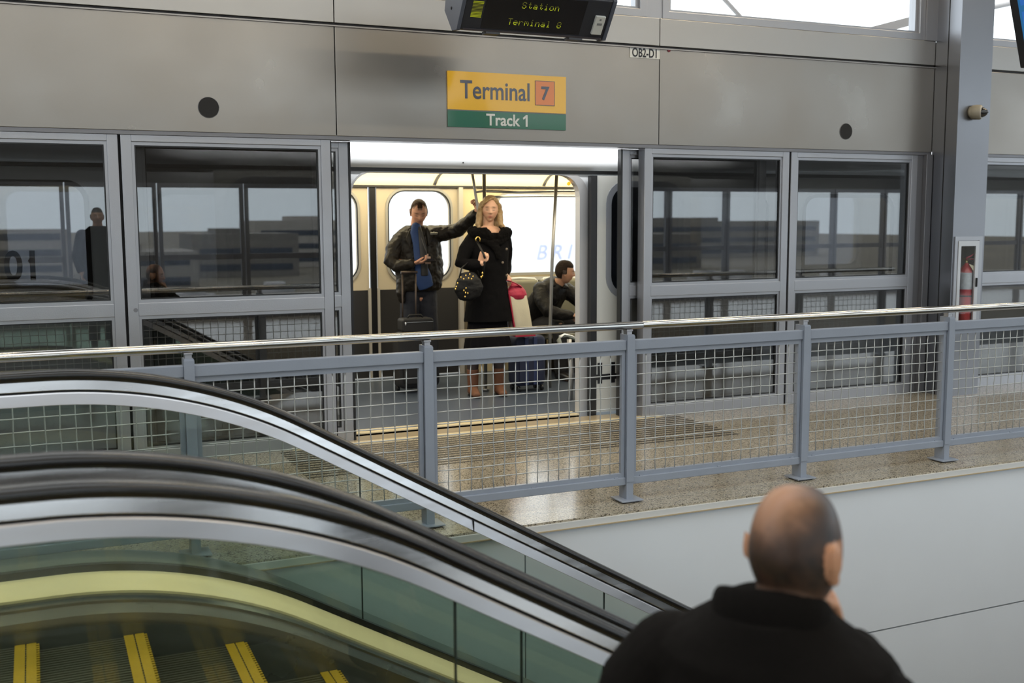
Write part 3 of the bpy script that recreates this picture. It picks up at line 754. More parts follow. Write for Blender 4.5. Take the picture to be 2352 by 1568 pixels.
# sliding leaves of the train door, outside the skin
for s_, (a, c), rx in ((-1, (1.17, 2.075), (2.075, 2.125)), (1, (4.165, 5.06), (4.11, 4.165))):
    w0, w1 = (1.27, 1.95) if s_ < 0 else (4.285, 4.95)
    m = MB(); bay(m, a, c, .02, 1.945, (w0, w1, .985, 1.87), 7.655, 7.70, .15); d = part('door_leaf', m, P('door_leaf_white', (.60, .61, .585), .3, coat=.4), t, .002)
    m = MB(); m.box(rx[0], rx[1], 7.648, 7.705, -.01, 1.945); part('rubber_edge', m, rubber, d)
    m = MB(); m.ring(rr(w0-.035, w1+.035, .95, 1.905, .18), rr(w0+.012, w1-.012, 1.0, 1.855, .135), 7.648, 7.660); part('window_surround', m, P('surround_grey', (.30, .32, .36), .4, .3), d)
    m = MB(); m.prism(rr(w0, w1, .985, 1.87, .15), 'y', 7.668, 7.674); part('window_pane', m, dark_tint, d)
    if s_ > 0:
        m = MB(); m.box(4.167, 4.42, 7.652, 7.655, .288, .335)
        for x in (4.178, 4.298): m.box(x, x+.042, 7.651, 7.655, .258, .43)
        part('black_lettering', m, P('black_vinyl', (.008, .008, .01), .4), d)
# interior end screens beside the doorway
m = MB(); m.box(TX0, DX0-.06, 7.80, 7.82, 0, .98); m.box(DX1+.11, TX1, 7.80, 7.82, 0, .98); part('inner_lining', m, dgrey, t)
# far wall: doors, windows, panels
FY = 10.4
m = MB()
m.box(4.06, TX1, FY, FY+.06, 0, .9)
bay(m, 4.06, 6.75, .9, 1.94, (4.475, 6.35, 1.03, 1.87), FY, FY+.06, .12)
bay(m, 6.75, 9.6, .9, 1.94, (7.0, 9.3, 1.03, 1.87), FY, FY+.06, .12); m.box(9.6, TX1, FY, FY+.06, .9, 1.94)
bay(m, -.6, 2.14, .9, 1.94, (-.2, 1.75, 1.03, 1.87), FY, FY+.06, .12); m.box(-.6, 2.14, FY, FY+.06, 0, .9)
m.box(TX0, -.6, FY, FY+.06, 0, 1.94)
part('far_wall', m, cream, t)
for w0, w1 in ((4.475, 6.35), (7.0, 9.3), (-.2, 1.75)):
    m = MB(); m.ring(rr(w0-.02, w1+.02, 1.01, 1.89, .14), rr(w0+.008, w1-.008, 1.038, 1.862, .115), FY-.012, FY+.005); wf = part('window_frame', m, sgrey, t)
    m = MB(); m.prism(rr(w0, w1, 1.03, 1.87, .12), 'y', FY+.03, FY+.036); part('window_pane', m, clear_glass, wf)
for a, c, w0, w1 in ((2.2, 3.075, 2.29, 2.955), (3.165, 4.03, 3.29, 3.94)):
    m = MB(); bay(m, a, c, .9, 1.93, (w0, w1, 1.0, 1.885), FY+.01, FY+.05, .17); d = part('far_door_leaf', m, P('leaf_inner', (.56, .49, .38), .4), t)
    m = MB(); m.box(a, c, FY+.01, FY+.05, .01, .9); part('kick_panel', m, dgrey, d)
    m = MB(); m.ring(rr(w0-.035, w1+.035, .965, 1.92, .2), rr(w0-.012, w1+.012, .988, 1.897, .18), FY-.002, FY+.012); part('window_rim', m, sgrey, d)
    m = MB(); m.ring(rr(w0-.013, w1+.013, .987, 1.898, .18), rr(w0, w1, 1.0, 1.885, .17), FY+.0, FY+.012); part('window_seal', m, rubber, d)
    m = MB(); m.prism(rr(w0, w1, 1.0, 1.885, .17), 'y', FY+.025, FY+.031); part('window_pane', m, clear_glass, d)
m = MB(); m.box(3.088, 3.152, FY-.005, FY+.03, .01, 1.93); part('door_seal', m, rubber, t)
m = MB()
for x0, x1 in ((3.06, 3.088), (3.152, 3.18)): m.box(x0, x1, FY-.008, FY+.03, .01, .92)
m.box(4.03, 4.075, FY-.04, FY+.04, .0, 1.93); m.box(2.15, 2.19, FY-.04, FY+.04, 0, 1.93)
part('door_pillar', m, P('pillar_light', (.55, .52, .48), .35, .3), t)
m = MB(); m.box(4.08, 4.13, FY-.035, FY, 0, .92); m.box(4.13, 4.16, FY-.02, FY, 0, .92); part('conduit', m, P('conduit_brown', (.16, .13, .09), .5), t)
# sill rail under the long window
m = MB(); m.box(4.2, 6.6, FY-.05, FY, .955, .99); m.box(4.2, 6.6, FY-.03, FY, .90, .915); part('sill_rail', m, P('sill_light', (.62, .60, .55), .35, .2), t)
# light cove and ceiling
m = MB(); m.box(TX0, TX1, FY-.03, FY+.04, 1.925, 1.945); part('cove_edge', m, dgrey, t)
glow = P('cove_diffuser', (.9, .8, .55), .5, emit=(1, .80, .40), estr=1.5)
glow2 = P('cove_tube', (.9, .8, .55), .5, emit=(1, .90, .60), estr=2.6)
m = MB(); m.sweep([(10.36, 1.945), (10.33, 2.00), (10.27, 2.05), (10.18, 2.085), (10.18, 2.095), (10.28, 2.06), (10.345, 2.01), (10.375, 1.95)], [(TX0+.1, 0, 0), (TX1-.1, 0, 0)]); cv = part('light_cove', m, glow, t)
m = MB(); m.sweep([(10.18, 2.085), (10.02, 2.12), (9.9, 2.13), (9.9, 2.14), (10.02, 2.13), (10.18, 2.095)], [(TX0+.1, 0, 0), (TX1-.1, 0, 0)]); part('light_tube', m, glow2, cv)
m = MB()
for x in (-1.2, .05, 1.28, 2.52, 3.77, 5.0, 6.25, 7.5):
    pts = [(x-.01, 10.35, 1.95), (x, 10.315, 2.0), (x+.01, 10.255, 2.045), (x+.02, 10.165, 2.075), (x+.03, 10.0, 2.11)]
    m.tube(pts, [(.02, .005)]*5, 8, ref=(1, 0, 0))
part('cove_bracket', m, sgrey, t)
m = MB(); m.box(TX0, TX1, 8.2, 9.9, 2.14, 2.15); part('saloon_ceiling', m, cream, t)
# poles and grab rails
m = MB(); m.tube([(3.82, 9.18, .003), (3.82, 9.18, 2.14)], .0165, 14); m.tube([(3.82, 9.18, .003), (3.82, 9.18, .03)], .035, 14); part('pole', m, chrome, t)
m = MB(); m.tube([(3.70, 9.22, 2.14), (3.745, 9.22, 1.86), (3.765, 9.21, 1.72), (3.79, 9.19, 1.5), (3.82, 9.18, 1.36)], .013, 12); m.tube([(3.75, 9.21, 1.85), (3.82, 9.18, 1.86)], .01, 10); part('pole_branch', m, chrome, t)
m = MB(); m.tube([(4.53, 9.1, 2.14), (4.475, 9.1, 1.2), (4.45, 9.1, .5), (4.45, 9.1, .003)], .016, 14); part('pole', m, chrome, t)
m = MB(); m.tube([(3.83, 9.2, 1.86), (4.3, 9.5, 1.86), (5.0, 9.85, 1.885), (6.4, 9.9, 1.89)], .012, 12); m.tube([(3.83, 9.2, 1.80), (4.2, 9.6, 1.82), (4.9, 10.1, 1.84), (6.4, 10.2, 1.84)], .012, 12); part('grab_rail', m, chrome, t)
# seats along the far wall and one beside the doorway
seat_m = P('seat_shell', (.22, .21, .15), .35, coat=.3); seat_l = P('seat_edge', (.62, .62, .60), .3)
def seat(x, y, s_=1, w_=.46):
    m = MB()
    for i in range(1): pass
    m.sweep([(y, .46), (y-.40*s_, .44), (y-.43*s_, .40), (y-.40*s_, .385), (y+.02*s_, .40), (y+.10*s_, .96), (y+.06*s_, .985), (y+.02*s_, .96), (y-.03*s_, .52)], [(x+.01, 0, 0), (x+w_-.01, 0, 0)], smooth=False)
    st = part('seat', m, seat_m, t, .03, seg=3)
    m = MB(); m.tube([(x+.02, y+.03*s_, .93), (x+.05, y+.055*s_, .975), (x+w_/2, y+.06*s_, .985), (x+w_-.05, y+.055*s_, .975), (x+w_-.02, y+.03*s_, .93)], .016, 8); part('seat_top_edge', m, seat_l, st)
    m = MB(); m.box(x+.08, x+w_-.08, min(y, y-.3*s_), max(y, y-.3*s_), .003, .39); part('seat_plinth', m, dgrey, st)
for k in range(4): seat(4.40+.47*k, 10.15)
for k in range(3): seat(.4+.47*k, 10.15)
seat(4.30, 7.98, -1)
m = MB(); m.tube([(4.26, 8.30, .40), (4.235, 8.42, .46), (4.245, 8.50, .535), (4.27, 8.50, .56), (4.32, 8.48, .565), (4.37, 8.44, .54), (4.42, 8.38, .49), (4.46, 8.32, .44)], [(.03, .012)]*8, 10, ref=(0, 1, 0)); ar = part('armrest', m, P('armrest_grey', (.20, .22, .20), .35), t)
m = MB(); m.tube([(4.255, 8.5, .557), (4.30, 8.49, .580), (4.36, 8.45, .560), (4.42, 8.39, .505)], [(.035, .008)]*4, 10, ref=(0, 1, 0)); part('armrest_pad', m, P('pad_white', (.75, .76, .76), .3), ar)
m = MB(); m.tube([(4.32, 8.44, .54), (4.33, 8.42, .25), (4.32, 8.42, .003)], [(.03, .02)]*3, 10, ref=(0, 1, 0)); part('armrest_post', m, sgrey, ar)
lettering('car_number', '01', .27, (-.175, 7.7285, 1.222), P('black_vinyl', (.008, .008, .01), .4), t, bold=.006, xscale=.85)
m = MB(); m.prism([(-.030, 1.345), (.006, 1.402), (.006, 1.362), (-.022, 1.328)], 'y', 7.7270, 7.7300); part('car_number_flag', m, MATS['black_vinyl'], t)
# track bed between platform and train
g = MB(); g.box(TX0-3, TX1+5, 7.62, 14.5, -1.7, -1.4); struct('floor_track', g, P('track_concrete', (.22, .21, .2), .8, nz=.1, nscale=2))

# ================================================================ OUTSIDE
gm = P('airfield_ground', (.05, .048, .04), .9, nz=.35, nscale=.12, two=(.20, .18, .14))
g = MB(); g.box(-400, 400, 16, 900, -7.2, -7.0); g.box(-400, 400, -900, -6, -7.2, -7.0); struct('floor_ground', g, gm)
hang = thing('terminal_building', 'long white building outside the train window with pale blue capitals BRI', 'building', (20, 62, -7))
m = MB(); m.box(-10, 75, 62, 80, -7, 5.4); part('wall', m, P('building_white', (.93, .94, .95), .6), hang)
m = MB(); m.box(-10.2, 75.2, 61.8, 80, 5.4, 6.0); part('roof', m, P('roof_white', (.8, .82, .84), .6), hang)
# letters at their place on the facade (seen through the long window)
lettering('lettering', 'BRI', 1.36, (29.3, 61.97, -.95), P('pale_blue_letter', (.50, .55, .80), .6), hang, shear=.25, spacing=1.45, bold=.0)
# open canopy structure outside the clerestory
cm = P('canopy_steel', (.50, .48, .48), .5, 0)
m = MB(); m.tube([(6.05, 9.0, 3.93), (6.48, 9.0, 3.585), (6.9, 9.0, 3.24)], .022, 10); m.tube([(9.0, 9.0, 3.72), (10.9, 9.3, 4.15)], .03, 8)
m.obox((8.62, 9.0, 3.665), (1.1, .08, .09), Matrix.Rotation(-.26, 4, 'Y'))
solo('canopy_frame', m, cm, 'slender grey canopy struts outside the high window beside the column', 'canopy')

# ================================================================ OPPOSITE SIDE (what the dark glass reflects)
X = -6.3; k = 0
m = MB(); m.box(XL, XR+3, YO-.06, YO-.0, 2.2, 3.155); struct('wall_opposite_fascia', m, P('opposite_fascia_metal', (.085, .08, .075), .45, .6))
while X < 22:
    m = MB(); wdt = 1.34
    m.ring([(X, 0), (X+wdt, 0), (X+wdt, 2.2), (X, 2.2)], [(X+.06, .09), (X+wdt-.06, .09), (X+wdt-.06, 2.13), (X+.06, 2.13)], YO-.08, YO)
    m.box(X+.06, X+wdt-.06, YO-.07, YO-.01, .97, 1.06)
    fr = struct('window_%d' % (30+k), m, alum_d)
    m = MB(); m.box(X+.06, X+wdt-.06, YO-.045, YO-.04, .09, 2.13); part('pane', m, clear_glass, fr)
    X += wdt+.02; k += 1
bt = P('far_building', (.32, .30, .28), .8, nz=.3, nscale=.15)
rnd = random.Random(3)
spots = [(-42, -150, 30, 5.6), (-6, -170, 22, 7.4), (30, -160, 16, 6.6), (52, -190, 30, 8.6), (95, -150, 22, 6.0), (12, -125, 12, 5.0), (140, -190, 50, 8.0), (-80, -160, 40, 6.5)]
nm = ['broad grey airport building reflected in the glass, far left', 'pale airport hall reflected behind the left panels', 'grey block reflected near the doorway',
      'wide terminal block reflected in the right panels', 'small warehouse reflected right of the doorway', 'squat service shed reflected between mullions', 'widest distant terminal reflected at far right', 'distant pier building reflected at the far left edge']
for q_, ((x, y, w_, h), lb) in enumerate(zip(spots, nm)):
    b = thing('airport_building', lb, 'building', (x, y, -7))
    c_ = (.10, .28, .16, .34, .12, .22, .18, .26)[q_]
    m = MB(); m.box(x-w_/2, x+w_/2, y-8, y+8, -7, -7+h); m.box(x-w_/4, x, y-4, y+4, -7+h, -6.2+h); part('wall', m, P('facade_%d' % q_, (c_, c_*.95, c_*.88), .8), b)
    m = MB()
    for z in range(int(h/2.4)): m.box(x-w_/2+1, x+w_/2-1, y+8, y+8.05, -7+1.0+2.4*z, -7+2.0+2.4*z)
    part('window_band', m, P('far_window', (.05, .06, .08), .2), b)
# elevated road beyond the opposite platform
m = MB(); m.box(-120, 160, -52, -42, -3.3, -2.9); m.box(-120, 160, -42.3, -42, -2.9, -2.3)
for x in range(-110, 160, 22): m.box(x-.8, x+.8, -48, -46, -7, -3.3)
struct('trim_viaduct', m, P('viaduct_concrete', (.36, .35, .33), .8, nz=.15, nscale=.2))
m = MB()
for k in range(190):
    x = -60+rnd.random()*170; y = -22-rnd.random()**1.5*90
    if -54 < y < -40: y -= 18
    m.box(x-2.1, x+2.1, y-.9, y+.9, -6.8, -6.2); m.box(x-1.2, x+1.1, y-.8, y+.8, -6.2, -5.6)
solo('parked_cars', m, P('car_paint', (.02, .025, .04), .3, nz=.1, nscale=.35, two=(.75, .75, .78)), 'rows of parked cars on the ground beyond the platform, reflected in the glass', 'cars', kind='stuff')

# ================================================================ PEOPLE
def V(*a): return Vector(a)
def g1(x, s): return exp(-(x/s)**2)
def add_head(m, c, R, s=1.0, jaw=.30, nu=72, nv=56):
    c = Vector(c); vs_ = []; fs = []
    for j in range(nv+1):
        th = pi*j/nv
        for k in range(nu):
            ph = 2*pi*k/nu
            st_ = sin(th)**(.72 if th < pi/2 else 1); x, y, z = .0755*st_*sin(ph), -.096*st_*cos(ph), .117*cos(th)
            t = max(0, -z/.117)
            x *= 1-jaw*t**1.6; u = abs(x)
            if y > 0: y *= 1-.50*t**1.3; y *= 1+.05*max(0, z/.117)
            else:
                y *= 1-.06*t
                if z > .03: y *= 1-.10*((z-.03)/.087)
                gz = max(0, min(1, (.012-z)/.042)) if z > -.030 else max(0, 1-(-.030-z)/.012)
                front = max(0, -y/.096)
                y -= .024*gz*g1(x, .008+.007*gz)
                y += .0125*g1(u-.031, .014)*g1(z-.004, .011)
                y -= .0075*g1(u-.031, .010)*g1(z-.001, .006)
                y -= .005*g1(u-.028, .020)*g1(z-.024, .008)
                y -= .006*g1(x, .021)*(g1(z+.0575, .0045)+1.1*g1(z+.0695, .0055))
                y += .003*g1(x, .024)*g1(z+.0635, .0025)
                y += .004*g1(x, .03)*g1(z+.082, .006)
                y -= .009*g1(x, .020)*g1(z+.102, .014)
                y -= .004*g1(u-.045, .018)*g1(z+.022, .018)
            vs_.append(c+R @ (Vector((x, y, z))*s))
    for j in range(nv):
        for k in range(nu): fs.append((j*nu+k, (j+1)*nu+k, (j+1)*nu+(k+1) % nu, j*nu+(k+1) % nu))
    m.add(vs_, fs, True)
    for sx_ in (-1, 1):      # ears: rim, lobe
        er = R @ Matrix.Rotation(sx_*.35, 3, 'Z')
        m.ball(c+R @ (V(sx_*.077, .012, -.004)*s), (.0075*s, .019*s, .031*s), 12, 10, er)
        m.ball(c+R @ (V(sx_*.077, .004, -.034)*s), (.006*s, .010*s, .012*s), 10, 8, er)
        m.ball(c+R @ (V(sx_*.083, .026, .004)*s), (.0045*s, .006*s, .026*s), 10, 8, er)
def add_hand(m, w, d, nrm, ts, curl=(.5, .6, .5), s=1.0, spread=.06, thumb=.7):
    """w wrist, d finger direction, nrm: side the fingers curl to, ts=+1/-1 thumb side along d x nrm"""
    w = Vector(w); d = Vector(d).normalized(); nrm = (Vector(nrm)-d*d.dot(Vector(nrm))).normalized(); sd = d.cross(nrm).normalized()*ts
    m.tube([w-d*.01*s, w+d*.03*s, w+d*.065*s, w+d*.088*s], [(.027*s, .018*s), (.036*s, .0155*s), (.041*s, .014*s), (.039*s, .011*s)], 16, 'round', ref=sd)
    for i, (o, L) in enumerate(((.0325, .070), (.0110, .080), (-.0110, .074), (-.0320, .058))):
        p = w+d*.086*s+sd*o*s; a = 0; pts = [p-d*.018*s, p]; q = p; e = (d+sd*(1.5-i)*spread).normalized()
        for seg, cu in zip((.46, .30, .24), curl):
            a += cu; q = q+(e*cos(a)+nrm*sin(a))*L*seg*s; pts.append(q)
        m.tube(pts, [.0088*s, .0090*s, .0084*s, .0077*s, .0066*s], 10, 'round')
    p = w+d*.028*s+sd*.026*s; e = (d*.75+sd*.65).normalized(); q1_ = p+(e*.9+nrm*.25)*.035*s; q2_ = q1_+(d*.9+nrm*thumb).normalized()*.033*s; q3_ = q2_+(d*.8+nrm*thumb-sd*.3).normalized()*.024*s
    m.tube([p-e*.01*s, p, q1_, q2_, q3_], [.012*s, .013*s, .0115*s, .0098*s, .0078*s], 10, 'round')
def blob(name, m, voxel, mat, parent, smooth=3, colour=None, label=None, disp=0, dsc=.08, nonsmooth=False):
    """melts the overlapping volumes into one continuous surface"""
    off = root_of(parent).location if parent else Vector((0, 0, 0))
    me = m.mesh(name, off); o = bpy.data.objects.new(name, me); COL.objects.link(o)
    r = o.modifiers.new('r', 'REMESH'); r.mode = 'VOXEL'; r.voxel_size = voxel; r.use_smooth_shade = True
    if smooth: q = o.modifiers.new('s', 'SMOOTH'); q.factor = .5; q.iterations = smooth
    if disp:
        tx = bpy.data.textures.new('folds', 'CLOUDS'); tx.noise_scale = dsc; tx.noise_depth = 2
        dm = o.modifiers.new('d', 'DISPLACE'); dm.texture = tx; dm.strength = disp; dm.mid_level = .5; dm.texture_coords = 'LOCAL'
    dg = bpy.context.evaluated_depsgraph_get(); dg.update()
    nm_ = bpy.data.meshes.new_from_object(o.evaluated_get(dg)); bpy.data.objects.remove(o)
    nm_.materials.clear(); nm_.materials.append(mat)
    for p in nm_.polygons: p.use_smooth = True
    if colour:
        at = nm_.color_attributes.new('Col', 'FLOAT_COLOR', 'POINT'); buf = []
        for v in nm_.vertices:
            c = colour(v.co+off); buf += [c[0], c[1], c[2], 1]
        at.data.foreach_set('color', buf)
    ob = bpy.data.objects.new(name, nm_); COL.objects.link(ob)
    if parent: ob.parent = parent
    if label: ob['label'] = label
    return ob
def mix(a, b, t): t = max(0, min(1, t)); return tuple(x*(1-t)+y*t for x, y in zip(a, b))
def face_colour(c, R, s, skin, lip, brow, hairc=None, hairfn=None, eye=.8):
    Ri = R.transposed(); c = Vector(c)
    def f_(p):
        q = (Ri @ (p-c))/s; x, y, z = q; u = abs(x)
        col = skin
        if q.length > .2: return col
        if y < -.02:
            col = mix(col, lip, .75*g1(x, .021)*max(g1(z+.0575, .0055), g1(z+.068, .0065)) if u < .028 else 0)
            col = mix(col, tuple(v*.35 for v in lip), .6*g1(x, .022)*g1(z+.0632, .0022))  # shade between the lips, painted as a darker line
            col = mix(col, brow, .9*g1(u-.031, .018)*g1(z-.0245+.12*(u-.031), .0055))
            col = mix(col, (.03, .015, .012), min(1, 1.25*eye*g1(u-.031, .0135)*g1(z+.003, .0048)))
            col = mix(col, tuple(v*.6 for v in skin), .35*g1(u-.031, .018)*g1(z-.008, .010))  # eye socket shade painted into the skin colour
            col = mix(col, tuple((v*w_) for v, w_ in zip(skin, (1.05, .72, .68))), .35*g1(u-.045, .018)*g1(z+.03, .018))
        if hairfn: col = mix(col, hairc, hairfn(q))
        return col
    return f_
def hair_shell(name, c, R, s, mask, thick, mat, parent, nu=96, nv=72, colour=None, label=None):
    """short hair as a raised shell following the skull where mask(q)>0"""
    m = MB(); c = Vector(c); tmp = MB(); add_head(tmp, (0, 0, 0), Matrix.Identity(3), 1, nu=nu, nv=nv)
    vs_ = tmp.v[:nu*(nv+1)]; ok = []
    outer = []; inner = []
    for q in vs_:
        k = max(0, min(1, mask(q))); n_ = Vector((q.x/.0755**2, q.y/.096**2, q.z/.117**2)).normalized()
        outer.append(q+n_*(-.004+thick*k*(1+.25*noise.noise(q*90)))); inner.append(q-n_*.008); ok.append(k > 0)
    fs = []
    for j in range(nv):
        for k in range(nu):
            f_ = (j*nu+k, (j+1)*nu+k, (j+1)*nu+(k+1) % nu, j*nu+(k+1) % nu)
            if all(ok[i] for i in f_): fs.append(f_)
    m.add([c+R @ (q*s) for q in outer], fs, True)
    off = root_of(parent).location
    me = m.mesh(name, off)
    if colour:
        at = me.color_attributes.new('Col', 'FLOAT_COLOR', 'POINT')
        for i, v in enumerate(me.vertices): at.data[i].color = (*colour(v.co+off), 1)
    bm = bmesh.new(); bm.from_mesh(me); bmesh.ops.delete(bm, geom=[v for v in bm.verts if not v.link_faces], context='VERTS'); bm.to_mesh(me); bm.free()
    return part(name, me, mat, parent, label=label)
skin_v = vcol('skin_fair', .5, .4, bump=.05, sss=.05)
skin_m2 = vcol('skin_ruddy', .48, .4, bump=.05, sss=.05)

def strands(name, c1, c2, scale=(160, 160, 14)):
    return P(name, c1, .42, 0, .5, nz=.01, nscale=1, two=c2, stretch=scale, bump=.35, bscale=1)

# ---------------------------------------------------------------- woman
wc = V(3.772, 8.93, 1.690); wR = Matrix.Rotation(-.36, 3, 'Z') @ Matrix.Rotation(.04, 3, 'Y') @ Matrix.Rotation(.05, 3, 'X')
wo = thing('person', 'woman with blond hair in a long black coat standing in the train doorway', 'person', (3.75, 8.95, .003))
m = MB(); add_head(m, wc, wR, .97, jaw=.34)
m.tube([(3.77, 8.955, 1.63), (3.77, 8.965, 1.55), (3.77, 8.97, 1.48)], [.048, .047, .06], 18, 'round')
m.tube([(3.60, 8.96, 1.42), (3.77, 8.965, 1.455), (3.94, 8.96, 1.42)], [(.045, .045), (.065, .06), (.045, .045)], 16, 'round')
m.tube([(3.77, 8.96, 1.47), (3.77, 8.96, 1.2), (3.76, 8.97, .98), (3.75, 8.97, .85)], [(.14, .08), (.13, .09), (.15, .10), (.14, .10)], 20, 'round', ref=(1, 0, 0))
for hx, fx, fy in ((3.67, 3.615, 8.97), (3.83, 3.865, 8.94)):
    m.tube([(hx, 8.97, .88), ((hx+fx)/2, 8.96, .48), (fx, fy+.02, .30), (fx, fy+.02, .10)], [.082, .052, .05, .036], 16, 'round')
    m.tube([(fx, fy+.03, .05), (fx-.03, fy-.12, .035)], [.035, .03], 12, 'round')
m.tube([(3.61, 8.96, 1.43), (3.50, 8.91, 1.22), (3.60, 8.73, 1.215)], [.045, .038, .027], 14, 'round')
m.tube([(3.93, 8.96, 1.43), (3.955, 9.03, 1.22), (3.915, 8.92, 1.10)], [.045, .038, .026], 14, 'round')
add_hand(m, (3.595, 8.735, 1.215), (.22, -.18, .75), (.35, .85, .1), -1, (1.0, 1.3, .9), .95, 0)
add_hand(m, (3.918, 8.925, 1.105), (-.03, -.35, -.85), (.2, .9, -.3), 1, (.9, 1.1, .8), .95, 0)
blob('body', m, .0042, skin_v, wo, 2, face_colour(wc, wR, .97, (.62, .36, .24), (.42, .08, .07), (.13, .07, .035)))
coat = P('black_wool', (.0045, .0042, .0048), .95, 0, .1, bump=.25, bscale=160)
m = MB()
m.tube([(3.77, 8.97, 1.515), (3.77, 8.965, 1.47), (3.77, 8.96, 1.40), (3.765, 8.955, 1.26), (3.76, 8.95, 1.10), (3.755, 8.95, .98), (3.755, 8.95, .82), (3.755, 8.95, .685)],
       [(.08, .06), (.15, .085), (.192, .115), (.188, .132), (.178, .128), (.188, .135), (.212, .155), (.232, .170)], 36, True, ref=(1, 0, 0))
m.tube([(3.62, 8.965, 1.425), (3.535, 8.94, 1.33), (3.480, 8.905, 1.215), (3.535, 8.84, 1.20), (3.588, 8.755, 1.208)], [.068, .066, .062, .056, .046], 18, 'round')
m.tube([(3.92, 8.965, 1.425), (3.955, 8.99, 1.33), (3.965, 9.03, 1.22), (3.945, 8.985, 1.14), (3.922, 8.945, 1.118)], [.066, .060, .056, .054, .046], 18, 'round')
co_ = blob('coat', m, .006, coat, wo, 2, disp=.010, dsc=.07)
m = MB()
for k in range(26):
    a_ = 2*pi*k/26; fr = max(0, -sin(a_)); rx_ = .118+.030*abs(cos(a_)); ry_ = .098
    c_ = V(3.772+rx_*cos(a_), 8.955+ry_*sin(a_)*(1.05 if fr else 1), 1.505-.105*fr**1.6-.012*abs(cos(a_)))
    m.ball(c_, (.062, .045, .046), 12, 8)
for s_ in (-1, 1): m.tube([(3.772+s_*.045, 8.83, 1.43), (3.772+s_*.090, 8.845, 1.475), (3.772+s_*.17, 8.91, 1.475)], [(.05, .022), (.065, .03), (.05, .035)], 14, 'round', ref=(0, -.3, 1))
m.tube([(3.735, 8.83, 1.41), (3.79, 8.815, 1.33), (3.80, 8.812, 1.25)], [(.05, .02), (.035, .016), (.02, .01)], 12, 'round', ref=(1, 0, 0))
blob('fur_collar', m, .006, P('black_fur', (.0045, .004, .004), .95, 0, .1, bump=.6, bscale=260), co_, 1, disp=.016, dsc=.018)
m = MB()
for (x, z) in ((3.885, 1.335), (3.845, 1.215), (3.885, 1.10)): m.ball((x, 8.822, z), (.012, .006, .012), 12, 8)
part('coat_buttons', m, P('coat_button', (.14, .11, .08), .3), co_)
m = MB(); n = 96; vs_ = []; 
lv = [(.74, .18, .125), (.64, .185, .135), (.55, .20, .15), (.47, .215, .165), (.415, .225, .17)]
for z, a, b in lv:
    for k in range(n):
        t_ = 2*pi*k/n; rp_ = 1+.035*sin(t_*16)*min(1, (.74-z)*4)+.015*sin(t_*5+z*9); vs_.append((3.75+a*rp_*cos(t_), 8.955+b*rp_*sin(t_), z+(.015*sin(t_*7) if z < .5 else 0)))
m.add(vs_, [(i*n+k, i*n+(k+1) % n, (i+1)*n+(k+1) % n, (i+1)*n+k) for i in range(4) for k in range(n)], True)
sk = part('skirt', m, P('black_skirt', (.005, .0045, .006), .9, 0, .1, bump=.2, bscale=90), wo); md = sk.modifiers.new('s', 'SOLIDIFY'); md.thickness = .004
m = MB()
for hx, fx, fy in ((3.67, 3.615, 8.97), (3.83, 3.865, 8.94)):
    m = MB(); m.tube([(hx, 8.97, .70), ((hx+fx)/2, 8.96, .48), (fx, fy+.02, .30), (fx, fy+.02, .18)], [.086, .058, .056, .048], 18, 'round'); blob('stocking', m, .006, P('dark_stocking', (.03, .018, .016), .6), wo)
    m = MB(); m.tube([(fx, fy+.02, .245), (fx, fy+.02, .15), (fx, fy+.02, .07), (fx-.01, fy-.02, .05)], [.056, .052, .048, .045], 18, True)
    m.tube([(fx, fy+.05, .042), (fx-.012, fy-.04, .045), (fx-.035, fy-.15, .033)], [(.042, .040), (.046, .040), (.038, .028)], 18, 'round', ref=(1, 0, 0))
    bt_ = blob('boot', m, .005, P('tan_suede', (.13, .05, .022), .7, nz=.2, nscale=30, bump=.15, bscale=90), wo)
    m = MB(); m.tube([(fx, fy+.055, .006), (fx-.012, fy-.04, .006), (fx-.035, fy-.165, .006)], [(.040, .007), (.044, .007), (.034, .007)], 14, True, ref=(1, 0, 0)); part('sole', m, rubber, bt_)
def HL(c, R, s, pts): return [Vector(c)+R @ (Vector(p)*s) for p in pts]
m = MB(); q = .97
m.ball(wc+wR @ (V(0, .022, .030)*q), (.086*q, .100*q, .101*q), 28, 20, wR)
m.tube(HL(wc, wR, q, [(0, .06, .06), (0, .085, 0), (0, .085, -.08), (0, .075, -.165)]), [(.075, .045), (.088, .05), (.092, .045), (.085, .03)], 20, 'round', ref=wR @ V(1, 0, 0))
m.tube(HL(wc, wR, q, [(.012, -.045, .105), (-.040, -.052, .088), (-.078, -.030, .040), (-.092, -.015, -.02), (-.098, -.018, -.08), (-.108, -.035, -.14), (-.100, -.055, -.185)]), [(.020, .018), (.024, .020), (.022, .026), (.020, .030), (.024, .030), (.030, .024), (.016, .012)], 14, 'round')
m.tube(HL(wc, wR, q, [(.010, -.042, .106), (.045, -.044, .088), (.078, -.022, .040), (.090, -.005, -.02), (.096, -.008, -.08), (.106, -.025, -.14), (.145, -.045, -.175)]), [(.018, .018), (.022, .02), (.020, .024), (.020, .028), (.024, .030), (.030, .024), (.018, .012)], 14, 'round')
m.tube(HL(wc, wR, q, [(.022, -.055, .112), (-.020, -.078, .090), (-.055, -.072, .062), (-.078, -.048, .025)]), [(.012, .010), (.018, .010), (.016, .010), (.010, .010)], 12, 'round')
blob('hair', m, .0045, strands('blond_hair', (.15, .085, .03), (.46, .31, .15)), wo, 2, disp=.014, dsc=.035)

